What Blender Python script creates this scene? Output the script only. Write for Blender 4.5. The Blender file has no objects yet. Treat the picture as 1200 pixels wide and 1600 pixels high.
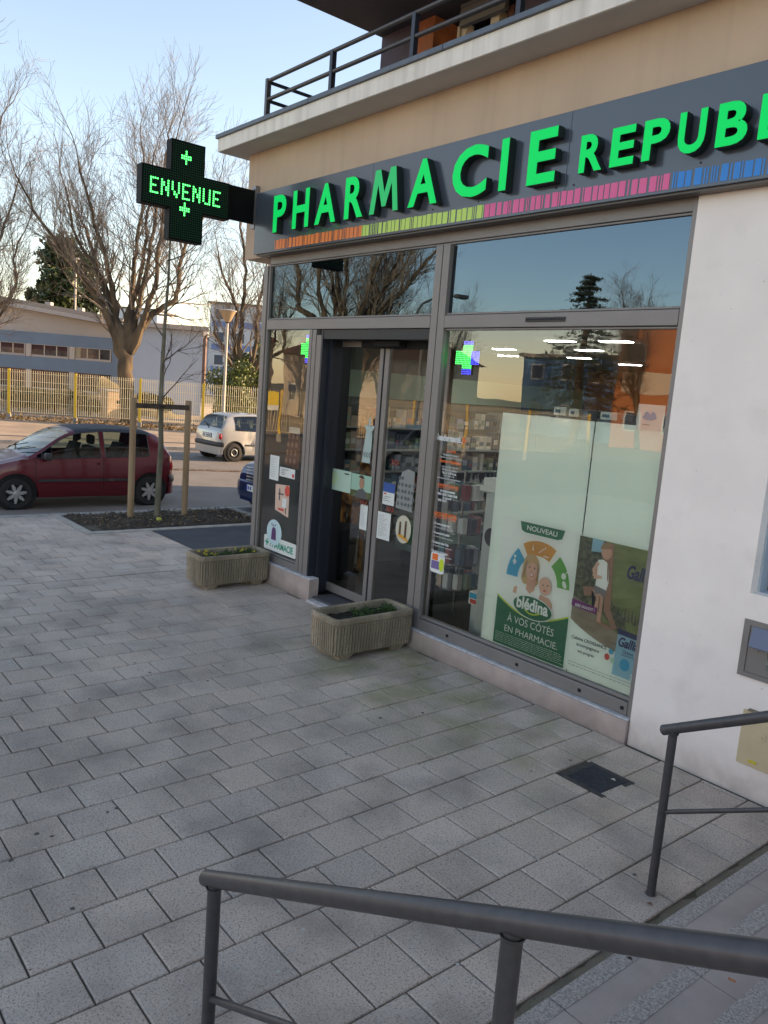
import bpy, bmesh, math, random
from mathutils import Vector, Matrix, noise
from math import radians as R, sin, cos, pi
random.seed(7)
SC = bpy.context.scene
COL = SC.collection

# ------------------------------------------------------------------ camera
def cam_basis(yaw, pitch, roll):
    f = Vector((-cos(yaw)*cos(pitch), sin(yaw)*cos(pitch), -sin(pitch)))
    r0 = f.cross(Vector((0, 0, 1))).normalized(); u0 = r0.cross(f)
    return r0*cos(roll)+u0*sin(roll), -r0*sin(roll)+u0*cos(roll), f
CR, CU, CF = cam_basis(R(40.05617872), R(8.85059371), R(4.46807337))
CPOS = Vector((0.8216, -4.9633, 2.4))
cd = bpy.data.cameras.new('camera'); cam = bpy.data.objects.new('camera', cd); COL.objects.link(cam)
m = Matrix((CR, CU, -CF)).transposed().to_4x4(); m.translation = CPOS
cam.matrix_world = m
cd.sensor_fit = 'VERTICAL'; cd.sensor_height = 36.0; cd.lens = 36.0*1246.87/1600.0
cd.clip_start = 0.05; cd.clip_end = 2000
SC.camera = cam
def at(px, py, d):
    """a real-world point seen at photo pixel (px,py), d metres in front of the camera"""
    return CPOS + (CF + CR*((px-600)/1246.87) - CU*((py-800)/1246.87))*d

# ------------------------------------------------------------------ light
SUN_AZ, SUN_EL = math.atan2(0.94, 0.342), R(16)        # direction towards the sun, from +X towards +Y
sd = Vector((cos(SUN_AZ)*cos(SUN_EL), sin(SUN_AZ)*cos(SUN_EL), sin(SUN_EL)))
sl = bpy.data.lights.new('sun', 'SUN'); sl.energy = 5.0; sl.angle = R(0.5); sl.color = (1.0, 0.70, 0.42)
so = bpy.data.objects.new('sun', sl); COL.objects.link(so)
so.rotation_euler = (-sd).to_track_quat('-Z', 'Y').to_euler()
W = bpy.data.worlds.new('World'); SC.world = W; W.use_nodes = True
nt = W.node_tree; nt.nodes.clear()
sky = nt.nodes.new('ShaderNodeTexSky'); sky.sky_type = 'NISHITA'; sky.sun_disc = False
sky.sun_elevation = SUN_EL; sky.sun_rotation = math.atan2(sd.x, sd.y)
sky.air_density = 1.0; sky.dust_density = 0.25; sky.ozone_density = 1.0
bg = nt.nodes.new('ShaderNodeBackground'); bg.inputs[1].default_value = 0.15
wo = nt.nodes.new('ShaderNodeOutputWorld')
hs = nt.nodes.new('ShaderNodeHueSaturation'); hs.inputs['Saturation'].default_value = .95
tn = nt.nodes.new('ShaderNodeMixRGB'); tn.blend_type = 'MULTIPLY'; tn.inputs[0].default_value = 1; tn.inputs[2].default_value = (1.10, .96, .88, 1)
nt.links.new(sky.outputs[0], hs.inputs['Color']); nt.links.new(hs.outputs[0], tn.inputs[1]); nt.links.new(tn.outputs[0], bg.inputs[0]); nt.links.new(bg.outputs[0], wo.inputs[0])
SC.view_settings.view_transform = 'Standard'; SC.view_settings.look = 'None'
SC.view_settings.exposure = 1.35; SC.view_settings.gamma = 1.0
SC.cycles.max_bounces = 8; SC.cycles.transparent_max_bounces = 24
SC.cycles.use_denoising = True

# ------------------------------------------------------------------ materials
MATS = {}
def mat(name, col=(.5,.5,.5), rough=.6, metal=0, var=0, scale=8, bump=0, bscale=60, emit=None, es=0, spec=.5, col2=None, coat=0, tone=None, det=4, stretch=None, island=0):
    if name in MATS: return MATS[name]
    m = bpy.data.materials.new(name); m.use_nodes = True; n = m.node_tree; b = n.nodes['Principled BSDF']
    b.inputs['Roughness'].default_value = rough; b.inputs['Metallic'].default_value = metal
    b.inputs['Specular IOR Level'].default_value = spec
    b.inputs['Coat Weight'].default_value = coat; b.inputs['Coat Roughness'].default_value = .08
    tc = n.nodes.new('ShaderNodeTexCoord'); src = tc.outputs['Object']
    if stretch:
        mp = n.nodes.new('ShaderNodeMapping'); mp.inputs['Scale'].default_value = stretch
        n.links.new(src, mp.inputs[0]); src = mp.outputs[0]
    last = None
    if var or col2:
        nz = n.nodes.new('ShaderNodeTexNoise'); nz.inputs['Scale'].default_value = scale; nz.inputs['Detail'].default_value = det
        n.links.new(src, nz.inputs['Vector'])
        rp = n.nodes.new('ShaderNodeValToRGB'); rp.color_ramp.elements[0].position = .35; rp.color_ramp.elements[1].position = .65
        c2 = col2 or tuple(min(1, c*(1+var)) for c in col); c1 = col if col2 else tuple(c*(1-var) for c in col)
        rp.color_ramp.elements[0].color = (*c1, 1); rp.color_ramp.elements[1].color = (*c2, 1)
        n.links.new(nz.outputs[0], rp.inputs[0]); last = rp.outputs[0]
    if last is None:
        rgb = n.nodes.new('ShaderNodeRGB'); rgb.outputs[0].default_value = (*col, 1); last = rgb.outputs[0]
    if island:
        g = n.nodes.new('ShaderNodeNewGeometry'); hs = n.nodes.new('ShaderNodeHueSaturation')
        mr = n.nodes.new('ShaderNodeMapRange'); mr.inputs[3].default_value = 1-island; mr.inputs[4].default_value = 1+island
        n.links.new(g.outputs['Random Per Island'], mr.inputs[0]); n.links.new(mr.outputs[0], hs.inputs['Value'])
        n.links.new(last, hs.inputs['Color']); last = hs.outputs[0]
    if tone:
        a = n.nodes.new('ShaderNodeAttribute'); a.attribute_name = tone
        mx = n.nodes.new('ShaderNodeMixRGB'); mx.blend_type = 'MULTIPLY'; mx.inputs[0].default_value = 1
        n.links.new(last, mx.inputs[1]); n.links.new(a.outputs['Color'], mx.inputs[2]); last = mx.outputs[0]
    n.links.new(last, b.inputs['Base Color'])
    if bump:
        nb = n.nodes.new('ShaderNodeTexNoise'); nb.inputs['Scale'].default_value = bscale; nb.inputs['Detail'].default_value = 5
        n.links.new(src, nb.inputs['Vector'])
        bp = n.nodes.new('ShaderNodeBump'); bp.inputs['Strength'].default_value = min(1, bump); bp.inputs['Distance'].default_value = .01
        n.links.new(nb.outputs[0], bp.inputs['Height']); n.links.new(bp.outputs[0], b.inputs['Normal'])
    if emit:
        b.inputs['Emission Color'].default_value = (*emit, 1); b.inputs['Emission Strength'].default_value = es
    MATS[name] = m; return m
def glass(name, tint=(.96,.985,.97), ior=1.95, rough=0.0, refl=(1,1,1)):
    m = bpy.data.materials.new(name); m.use_nodes = True; n = m.node_tree; n.nodes.clear()
    o = n.nodes.new('ShaderNodeOutputMaterial'); mx = n.nodes.new('ShaderNodeMixShader')
    fr = n.nodes.new('ShaderNodeFresnel'); fr.inputs[0].default_value = ior
    t = n.nodes.new('ShaderNodeBsdfTransparent'); t.inputs[0].default_value = (*tint, 1)
    g = n.nodes.new('ShaderNodeBsdfGlossy'); g.inputs['Roughness'].default_value = rough; g.inputs[0].default_value = (*refl, 1)
    # very slight waviness of the pane
    nz = n.nodes.new('ShaderNodeTexNoise'); nz.inputs['Scale'].default_value = 1.3
    tc = n.nodes.new('ShaderNodeTexCoord'); n.links.new(tc.outputs['Object'], nz.inputs['Vector'])
    bp = n.nodes.new('ShaderNodeBump'); bp.inputs['Strength'].default_value = .12; bp.inputs['Distance'].default_value = .012
    n.links.new(nz.outputs[0], bp.inputs['Height']); n.links.new(bp.outputs[0], g.inputs['Normal'])
    n.links.new(fr.outputs[0], mx.inputs[0]); n.links.new(t.outputs[0], mx.inputs[1]); n.links.new(g.outputs[0], mx.inputs[2])
    n.links.new(mx.outputs[0], o.inputs[0]); return m
GL = glass('window_glass'); GL_DARK = glass('tinted_glass', (.42,.48,.5), 2.1, refl=(.62,.82,1.0)); GL_CAR = glass('car_glass', (.55,.63,.6), 1.55)

# ------------------------------------------------------------------ mesh builder
WL = {}
class MB:
    def __init__(s): s.v = []; s.f = []; s.c = []; s.cols = False
    def add(s, vs, fs, col=None):
        o = len(s.v); s.v += [tuple(v) for v in vs]; s.f += [tuple(i+o for i in f) for f in fs]
        s.c += [col or (1, 1, 1)]*len(fs)
        if col: s.cols = True
        return s
    def box(s, a, b, col=None, bev=0):
        x0, x1 = sorted((a[0], b[0])); y0, y1 = sorted((a[1], b[1])); z0, z1 = sorted((a[2], b[2]))
        if bev:
            bm = bmesh.new(); bmesh.ops.create_cube(bm, size=1)
            for v in bm.verts: v.co = ((x0+x1)/2+v.co.x*(x1-x0), (y0+y1)/2+v.co.y*(y1-y0), (z0+z1)/2+v.co.z*(z1-z0))
            bmesh.ops.bevel(bm, geom=bm.edges[:], offset=bev, segments=2, affect='EDGES', profile=.5)
            bm.verts.index_update(); s.add([v.co[:] for v in bm.verts], [[v.index for v in f.verts] for f in bm.faces], col); bm.free(); return s
        return s.add([(x0,y0,z0),(x1,y0,z0),(x1,y1,z0),(x0,y1,z0),(x0,y0,z1),(x1,y0,z1),(x1,y1,z1),(x0,y1,z1)],
              [(0,3,2,1),(4,5,6,7),(0,1,5,4),(1,2,6,5),(2,3,7,6),(3,0,4,7)], col)
    def hull(s, b4, t4, col=None):          # two quads -> box-like solid
        return s.add(list(b4)+list(t4), [(0,3,2,1),(4,5,6,7),(0,1,5,4),(1,2,6,5),(2,3,7,6),(3,0,4,7)], col)
    def tube(s, pts, rads, n=8, cap=True, col=None):
        pts = [Vector(p) for p in pts]
        if not hasattr(rads, '__len__'): rads = [rads]*len(pts)
        vs = []; fs = []; up = None
        for i, p in enumerate(pts):
            d = (pts[min(i+1, len(pts)-1)]-pts[max(i-1, 0)])
            d = d.normalized() if d.length > 1e-9 else Vector((0,0,1))
            if up is None: up = d.orthogonal().normalized()
            up = (up-d*up.dot(d)); up = up.normalized() if up.length > 1e-6 else d.orthogonal().normalized()
            w = d.cross(up)
            for k in range(n):
                a = 2*pi*k/n; vs.append(p+(up*cos(a)+w*sin(a))*rads[i])
        for i in range(len(pts)-1):
            for k in range(n):
                a = i*n+k; b = i*n+(k+1) % n; fs.append((a, b, b+n, a+n))
        if cap: fs.append(tuple(range(n))[::-1]); fs.append(tuple((len(pts)-1)*n+k for k in range(n)))
        return s.add(vs, fs, col)
    def prism(s, poly, fn, d0, d1, col=None):   # poly in (u,v), fn(u,v,w)->xyz
        n = len(poly); vs = [fn(u, v, d0) for u, v in poly]+[fn(u, v, d1) for u, v in poly]
        return s.add(vs, [tuple(range(n))[::-1], tuple(range(n, 2*n))]+[(i, (i+1) % n, n+(i+1) % n, n+i) for i in range(n)], col)
    def lathe(s, prof, c, axis='z', n=24, col=None, cap=True):
        vs = []; fs = []
        for r, h in prof:
            for k in range(n):
                a = 2*pi*k/n; u, w = r*cos(a), r*sin(a)
                vs.append({'z': (c[0]+u, c[1]+w, c[2]+h), 'y': (c[0]+u, c[1]+h, c[2]+w), 'x': (c[0]+h, c[1]+u, c[2]+w)}[axis])
        for i in range(len(prof)-1):
            for k in range(n):
                a = i*n+k; b = i*n+(k+1) % n; fs.append((a, b, b+n, a+n))
        if cap: fs.append(tuple(range(n))[::-1]); fs.append(tuple((len(prof)-1)*n+k for k in range(n)))
        return s.add(vs, fs, col)
    def build(s, name, m, parent=None, base=None, smooth=False, fixn=True):
        t = Vector(base) if base is not None else (WL[parent.name] if parent else Vector((0,0,0)))
        me = bpy.data.meshes.new(name); me.from_pydata([(v[0]-t.x, v[1]-t.y, v[2]-t.z) for v in s.v], [], s.f)
        if s.cols:
            ca = me.color_attributes.new('tone', 'FLOAT_COLOR', 'CORNER'); k = 0
            arr = []
            for f, c in zip(s.f, s.c): arr += [c[0], c[1], c[2], 1]*len(f)
            ca.data.foreach_set('color', arr)
        me.materials.append(m)
        if fixn and len(s.f) < 60000:
            bm = bmesh.new(); bm.from_mesh(me); bmesh.ops.recalc_face_normals(bm, faces=bm.faces[:]); bm.to_mesh(me); bm.free()
        if smooth:
            me.polygons.foreach_set('use_smooth', [True]*len(me.polygons))
            if smooth != 'all': me.set_sharp_from_angle(angle=R(40))
        o = bpy.data.objects.new(name, me); COL.objects.link(o)
        if parent: o.parent = parent; WL[o.name] = t
        else: o.location = t; WL[o.name] = t
        return o
def tag(o, label, cat, group=None):
    o['label'] = label; o['category'] = cat
    if group: o['group'] = group
    return o
def thing(name, label, cat, loc, group=None):
    o = bpy.data.objects.new(name, None); COL.objects.link(o); o.location = loc; o.empty_display_size = .1
    WL[o.name] = Vector(loc); return tag(o, label, cat, group)
def struct(o): o['kind'] = 'structure'; return o
def copy_tree(o, parent=None):
    c = o.copy(); COL.objects.link(c)
    if parent: c.parent = parent
    for ch in list(o.children): copy_tree(ch, c)
    return c
# facade plane mapping: u -> x, v -> z, w -> y
FP = lambda y: (lambda u, v, w: (u, y+w, v))
def text_mesh(txt, bold=0.0, shear=0, res=4):
    cu = bpy.data.curves.new('t', 'FONT'); cu.body = txt; cu.size = 1; cu.offset = bold; cu.shear = shear; cu.resolution_u = res
    ob = bpy.data.objects.new('t', cu); me = bpy.data.meshes.new_from_object(ob)
    vs = [v.co.copy() for v in me.vertices]; fs = [tuple(p.vertices) for p in me.polygons]
    ed = {}
    for f in fs:
        for i in range(len(f)):
            k = (f[i], f[(i+1) % len(f)]); ed[k] = ed.get(k, 0)+1
    bnd = [k for k in ed if (k[1], k[0]) not in ed]
    bpy.data.objects.remove(ob); bpy.data.curves.remove(cu); bpy.data.meshes.remove(me)
    return vs, fs, bnd
def put_text(mb, txt, x0, z0, y, w=None, h=None, depth=0, bold=0.0, center=False, shear=0, col=None, slope=0):
    """writes txt on a plane facing -Y; scaled to width w and/or height h of its ink box"""
    vs, fs, bnd = text_mesh(txt, bold, shear)
    if not vs: return
    xa, xb = min(v.x for v in vs), max(v.x for v in vs); za, zb = min(v.y for v in vs), max(v.y for v in vs)
    if w and h: sx, sz = w/(xb-xa), h/(zb-za)
    elif w: sx = sz = w/(xb-xa)
    else: sx = sz = h/(zb-za)
    if center: x0 = x0-(xb-xa)*sx/2
    P = [(x0+(v.x-xa)*sx, z0+(v.y-za)*sz) for v in vs]
    if depth:
        n = len(P)
        V = [(p[0], y, p[1]) for p in P]+[(p[0], y+depth, p[1]) for p in P]
        F = list(fs)+[tuple(i+n for i in f[::-1]) for f in fs]+[(a, a+n, b+n, b) for a, b in bnd]
        mb.add(V, F, col)
    else: mb.add([(p[0], y, p[1]) for p in P], fs, col)
def flat(mb, poly, y, col=None):
    mb.add([(u, y, v) for u, v in poly], [tuple(range(len(poly)))], col)
def ell(cx, cz, rx, rz, n=28, a0=0, a1=2*pi, rot=0):
    return [(cx+rx*cos(a0+(a1-a0)*i/n)*cos(rot)-rz*sin(a0+(a1-a0)*i/n)*sin(rot), cz+rx*cos(a0+(a1-a0)*i/n)*sin(rot)+rz*sin(a0+(a1-a0)*i/n)*cos(rot)) for i in range(n)]

# palette
M_alu = mat('bronze_grey_aluminium', (.235,.21,.196), .42, .15, var=.05, scale=3, bump=.03)
M_navy = mat('dark_anodised', (.028,.032,.045), .4, .2)
M_wallw = mat('white_render', (.93,.82,.755), .85, var=.035, scale=2.2, bump=.18, bscale=140, det=8)
M_beige = mat('beige_render', (.57,.41,.285), .85, var=.05, scale=2, bump=.18, bscale=140)
M_fascia = mat('cream_fascia', (.80,.73,.65), .8, var=.08, scale=3, bump=.1, bscale=90, stretch=(3,3,.6))
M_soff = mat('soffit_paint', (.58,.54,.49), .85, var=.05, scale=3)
M_cap = mat('zinc_capping', (.10,.115,.14), .45, .3, var=.1, scale=5)
M_plinth = mat('plinth_concrete', (.46,.36,.32), .85, var=.12, scale=5, bump=.25, bscale=90)
M_ledge = mat('plinth_ledge', (.52,.50,.50), .8, var=.2, scale=14, bump=.3)
M_black = mat('black_void', (.008,.008,.009), .8)
M_rail = mat('rail_paint', (.075,.068,.070), .38, .2, var=.1, scale=30, bump=.04, bscale=200)

def grime(m, z0=-.02, z1=.30, col=(.30,.23,.17), specks=True):      # splashed dirt rising from the paving + old scuffs
    n = m.node_tree; b = n.nodes['Principled BSDF']; src = b.inputs['Base Color'].links[0].from_socket
    tc = n.nodes.new('ShaderNodeNewGeometry'); sx = n.nodes.new('ShaderNodeSeparateXYZ'); n.links.new(tc.outputs['Position'], sx.inputs[0])
    h = n.nodes.new('ShaderNodeMapRange'); h.inputs[1].default_value = z1; h.inputs[2].default_value = z0; n.links.new(sx.outputs[2], h.inputs[0])
    z = n.nodes.new('ShaderNodeTexNoise'); z.inputs['Scale'].default_value = 7; z.inputs['Detail'].default_value = 8; n.links.new(tc.outputs['Position'], z.inputs['Vector'])
    k = n.nodes.new('ShaderNodeMath'); k.operation = 'MULTIPLY'; n.links.new(h.outputs[0], k.inputs[0]); n.links.new(z.outputs[0], k.inputs[1])
    x = n.nodes.new('ShaderNodeMixRGB'); n.links.new(k.outputs[0], x.inputs[0]); n.links.new(src, x.inputs[1]); x.inputs[2].default_value = (*col, 1); last = x.outputs[0]
    for sc, lo, hi, f, c in ((38, .70, .76, .5, (.25,.2,.17)), (3.1, .56, .80, .22, (.50,.42,.36)), (70, .72, .77, .35, (.2,.17,.15))):
        z = n.nodes.new('ShaderNodeTexNoise'); z.inputs['Scale'].default_value = sc; z.inputs['Detail'].default_value = 3; n.links.new(tc.outputs['Position'], z.inputs['Vector'])
        q = n.nodes.new('ShaderNodeMapRange'); q.inputs[1].default_value = lo; q.inputs[2].default_value = hi; q.inputs[4].default_value = f; n.links.new(z.outputs[0], q.inputs[0])
        x = n.nodes.new('ShaderNodeMixRGB'); n.links.new(q.outputs[0], x.inputs[0]); n.links.new(last, x.inputs[1]); x.inputs[2].default_value = (*c, 1); last = x.outputs[0]
    n.links.new(last, b.inputs['Base Color'])
grime(M_wallw); grime(M_plinth, -.02, .12, (.16,.13,.10))
def streaks(m, col, f=.35):                                          # rain streaks running down
    n = m.node_tree; b = n.nodes['Principled BSDF']; src = b.inputs['Base Color'].links[0].from_socket
    tc = n.nodes.new('ShaderNodeNewGeometry'); mp = n.nodes.new('ShaderNodeMapping'); mp.inputs['Scale'].default_value = (9,9,.5); n.links.new(tc.outputs['Position'], mp.inputs[0])
    z = n.nodes.new('ShaderNodeTexNoise'); z.inputs['Scale'].default_value = 1; z.inputs['Detail'].default_value = 5; n.links.new(mp.outputs[0], z.inputs['Vector'])
    q = n.nodes.new('ShaderNodeMapRange'); q.inputs[1].default_value = .5; q.inputs[2].default_value = .75; q.inputs[4].default_value = f; n.links.new(z.outputs[0], q.inputs[0])
    x = n.nodes.new('ShaderNodeMixRGB'); n.links.new(q.outputs[0], x.inputs[0]); n.links.new(src, x.inputs[1]); x.inputs[2].default_value = (*col, 1); n.links.new(x.outputs[0], b.inputs['Base Color'])
streaks(M_beige, (.42,.30,.21)); streaks(M_fascia, (.48,.40,.33), .5); streaks(M_cap, (.17,.17,.18), .5)

# ------------------------------------------------------------------ ground
def sheet(name, poly, z, m, thick=0):
    mb = MB(); mb.add([(x, y, z) for x, y in poly], [tuple(range(len(poly)))])
    return struct(mb.build(name, m))
M_asph = mat('asphalt', (.19,.168,.15), .9, var=.12, scale=1.2, bump=.5, bscale=160, det=9)
M_asph2 = mat('asphalt_dark', (.045,.05,.06), .85, var=.15, scale=3, bump=.5, bscale=160)
M_pave_tan = mat('sandy_asphalt', (.34,.255,.18), .95, var=.16, scale=.7, bump=.4, bscale=60, det=8)
M_earth = mat('garden_earth', (.10,.085,.055), .95, col2=(.17,.14,.085), scale=.5, bump=.5, bscale=8)
M_kerb = mat('kerb_concrete', (.30,.285,.265), .9, var=.18, scale=5, bump=.4, bscale=90)
sheet('ground', [(-400,-400),(300,-400),(300,400),(-400,400)], -.16, M_earth)
# road: near kerb along X=-12.2; far side flares away
def fx_far(y, x0, y0=4.05, k=.30): return x0+(y-y0)*k
sheet('road', [(-12.2,-60),(-12.2,60),(fx_far(60,-24),60),(fx_far(-60,-24),-60)], -.12, M_asph)
mb = MB()
for i in range(460):                               # cobbled drain strip between lane and parking bays
    y = -18+i*.10
    for k in range(3):
        x = fx_far(y, -18.62)+k*.11+random.uniform(-.008,.008); c = random.uniform(.55,1.25)
        mb.box((x, y+.006, -.118), (x+.10, y+.092, -.106+random.uniform(0,.006)), (c, c*.97, c*.93))
M_cob = mat('cobble', (.16,.115,.08), .9, tone='tone')
struct(mb.build('cobble_drain', M_cob))
mb = MB()
for i in range(60):
    y0 = -50+i*1.6; y1 = y0+1.59
    mb.hull([(fx_far(y0,-24),y0,-.14),(fx_far(y0,-24)-.16,y0,-.14),(fx_far(y1,-24)-.16,y1,-.14),(fx_far(y1,-24),y1,-.14)],
            [(fx_far(y0,-24),y0,-.02),(fx_far(y0,-24)-.16,y0,-.02),(fx_far(y1,-24)-.16,y1,-.02),(fx_far(y1,-24),y1,-.02)])
struct(mb.build('far_kerb', M_kerb))
sheet('far_pavement', [(fx_far(46,-24.16),46),(fx_far(-50,-24.16),-50),(-60,-50),(-60,46)], -.03, M_pave_tan)
mb = MB()                                          # dark repair strip on the far pavement
mb.add([(fx_far(-6,-25.6),-6,-.026),(fx_far(20,-25.6),20,-.026),(fx_far(20,-25.9),20,-.026),(fx_far(-6,-25.9),-6,-.026)], [(0,1,2,3)])
struct(mb.build('repair_strip', M_asph2))

# pavement of staggered slabs
M_paver = mat('paver', (.60,.482,.39), .88, var=.06, scale=1.4, bump=.45, bscale=190, tone='tone', det=3)
def paver_nodes(m):
    n = m.node_tree; b = n.nodes['Principled BSDF']; src = b.inputs['Base Color'].links[0].from_socket
    tc = n.nodes.new('ShaderNodeTexCoord')
    def noisec(scale, det, lo, hi):
        z = n.nodes.new('ShaderNodeTexNoise'); z.inputs['Scale'].default_value = scale; z.inputs['Detail'].default_value = det
        n.links.new(tc.outputs['Object'], z.inputs['Vector'])
        r = n.nodes.new('ShaderNodeMapRange'); r.inputs[1].default_value = lo; r.inputs[2].default_value = hi; r.clamp = True
        n.links.new(z.outputs[0], r.inputs[0]); return r.outputs[0]
    def mix(fac, a, bcol, mode='MIX', f=1):
        x = n.nodes.new('ShaderNodeMixRGB'); x.blend_type = mode
        if fac is None: x.inputs[0].default_value = f
        else: n.links.new(fac, x.inputs[0])
        n.links.new(a, x.inputs[1])
        if hasattr(bcol, 'links'): n.links.new(bcol, x.inputs[2])
        else: x.inputs[2].default_value = (*bcol, 1)
        return x.outputs[0]
    def mul(a, k):
        x = n.nodes.new('ShaderNodeMath'); x.operation = 'MULTIPLY'; n.links.new(a, x.inputs[0])
        if hasattr(k, 'links'): n.links.new(k, x.inputs[1])
        else: x.inputs[1].default_value = k
        return x.outputs[0]
    c = mix(mul(noisec(110, 3, .50, .62), .55), src, (.74,.64,.56)); c = mix(mul(noisec(95, 3, .54, .64), .6), c, (.16,.13,.115)); c = mix(noisec(320, 2, .55, .72), c, (.42,.40,.38))            # pale grains
    c = mix(noisec(260, 2, .60, .70), c, (.08,.075,.072))           # dark grains
    c = mix(mul(noisec(2.2, 6, .45, .75), .65), c, (.19,.16,.14)); c = mix(mul(noisec(.7, 5, .5, .7), .4), c, (.22,.18,.15))   # grime
    c = mix(mul(noisec(9, 5, .60, .8), .5), c, (.42,.40,.37))       # worn pale patches
    # moss stain in front of the shop window
    sx = n.nodes.new('ShaderNodeSeparateXYZ'); n.links.new(tc.outputs['Object'], sx.inputs[0])
    def band(sock, ctr, half):
        a = n.nodes.new('ShaderNodeMath'); a.operation = 'SUBTRACT'; n.links.new(sock, a.inputs[0]); a.inputs[1].default_value = ctr
        d = n.nodes.new('ShaderNodeMath'); d.operation = 'ABSOLUTE'; n.links.new(a.outputs[0], d.inputs[0])
        r = n.nodes.new('ShaderNodeMapRange'); r.inputs[1].default_value = half; r.inputs[2].default_value = half*.3; n.links.new(d.outputs[0], r.inputs[0]); return r.outputs[0]
    msk = mul(band(sx.outputs[0], -3.6, 2.3), band(sx.outputs[1], -.55, 1.1))
    c = mix(mul(mul(msk, noisec(2.6, 7, .40, .66)), .62), c, (.22,.23,.09))
    n.links.new(c, b.inputs['Base Color'])
paver_nodes(M_paver)
M_joint = mat('joint_dirt', (.10,.083,.062), .95, col2=(.085,.078,.052), scale=2.5, bump=.6, bscale=120)
sheet('pavement_bed', [(-.6,-14),(-.6,.4),(-8.0,.4),(-8.0,14),(-12.04,14),(-12.04,-14)], -.012, M_joint)
mb = MB(); rp = random.Random(3)
def in_area(x, y):
    if y > -.02 and x > -8.07: return False
    if -10.55 < x < -8.65 and y > -.02: return False
    if x < -10.5 and y > -.95 and x > -12.05: return False
    return True
def paver(x0, x1, y0, y1):
    g = .0038+rp.uniform(0,.0016); x0 += g; x1 -= g; y0 += g; y1 -= g
    if x1-x0 < .02 or y1-y0 < .02: return
    t = rp.gauss(1, .062); w = rp.uniform(-.03,.03); col = (t*(1+w), t, t*(1-w))
    z = rp.uniform(-.0016,.0016); tx, ty = rp.gauss(0,.0032), rp.gauss(0,.0032); e = .005
    cx, cy = (x0+x1)/2, (y0+y1)/2
    Z = lambda x, y, d: z+(x-cx)*tx+(y-cy)*ty-d
    q = [(x0,y0),(x1,y0),(x1,y1),(x0,y1)]; qi = [(x0+e,y0+e),(x1-e,y0+e),(x1-e,y1-e),(x0+e,y1-e)]
    mb.add([(x,y,Z(x,y,.028)) for x, y in q]+[(x,y,Z(x,y,.004)) for x, y in q]+[(x,y,Z(x,y,0)) for x, y in qi],
           [(8,9,10,11)]+[(4+i,4+(i+1)%4,8+(i+1)%4,8+i) for i in range(4)]+[(i,(i+1)%4,4+(i+1)%4,4+i) for i in range(4)], col)
RW = .281
mb_rows = int((12.02-1.86)/RW)+4
for k in range(mb_rows):
    if k < 3: x1 = -.93-k*.31; x0 = x1-.31
    else: x1 = -1.86-(k-3)*RW; x0 = max(x1-RW, -12.02)
    off = -1.86 if k % 2 == 1 else -1.71
    off += rp.uniform(-.015,.015)
    y = off-.30*40
    while y < 8:
        ya, yb = y, y+.30; y += .30
        if ya < -13: continue
        cuts = [x0]+[c_ for c_ in (-10.45,-8.655,-8.06) if x0+.004 < c_ < x1-.004]+[x1]
        for xa_, xb_ in zip(cuts[:-1], cuts[1:]):
            cx = (xa_+xb_)/2; yb_, ya_ = yb, ya
            if cx > -8.06: yb_ = min(yb_, -.035 if cx > -2.15 else -.032)
            elif -10.45 < cx < -8.655: yb_ = min(yb_, -.018)
            elif cx < -10.45: yb_ = min(yb_, -1.003)
            if yb_-ya_ < .03: continue
            if -2.10 < cx < -1.78 and yb_ > -.84 and ya_ < -.50:      # hole for the cover
                if ya_ < -.84: yb_ = -.84
                elif yb_ > -.50: ya_ = -.50
                else: continue
                if yb_-ya_ < .03: continue
            paver(xa_, xb_, ya_, yb_)
struct(mb.build('pavement', M_paver, fixn=False))
mb = MB(); rp.seed(5)                      # mossy mortar joint at the foot of the steps
V = []; F = []
for i in range(160):
    y = -9+i*.0565
    for j in range(4): V.append((-.932+.055*j*.85, y, -.012+.009*noise.noise((y*9, j*2.0, 1))+(.006 if j in (1,2) else 0)))
for i in range(159):
    for j in range(3): a = i*4+j; F.append((a, a+1, a+5, a+4))
mb.add(V, F); struct(mb.build('pavement_edging', mat('mossy_joint', (.20,.17,.125), .95, col2=(.14,.12,.085), scale=7, bump=.8, bscale=70)))
# near kerb + pit kerbs
mb = MB()
for i in range(26): 
    y0 = -13+i*1.0; mb.box((-12.2, y0, -.16), (-12.045, y0+.994, .004), bev=.012)
struct(mb.build('kerb', M_kerb))
mb = MB()
mb.box((-12.04,-1.0,-.05), (-10.45,-.87,.010), bev=.01)
for i in range(3): mb.box((-10.60,-.865+i*1.0,-.05), (-10.46,.13+i*1.0,.010), bev=.01)
mb.box((-12.04,2.14,-.05), (-10.46,2.27,.010), bev=.01)
struct(mb.build('tree_pit_kerb', mat('pit_concrete', (.37,.34,.29), .9, var=.15, scale=6, bump=.4)))
sheet('path', [(-10.455,-.015),(-8.655,-.015),(-8.655,14),(-10.455,14)], -.001, M_asph2)
sheet('driveway', [(-12.05,2.28),(-10.46,2.28),(-10.46,14),(-12.05,14)], -.002, mat('drive_concrete', (.16,.155,.15), .9, var=.15, scale=3, bump=.4))
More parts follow.
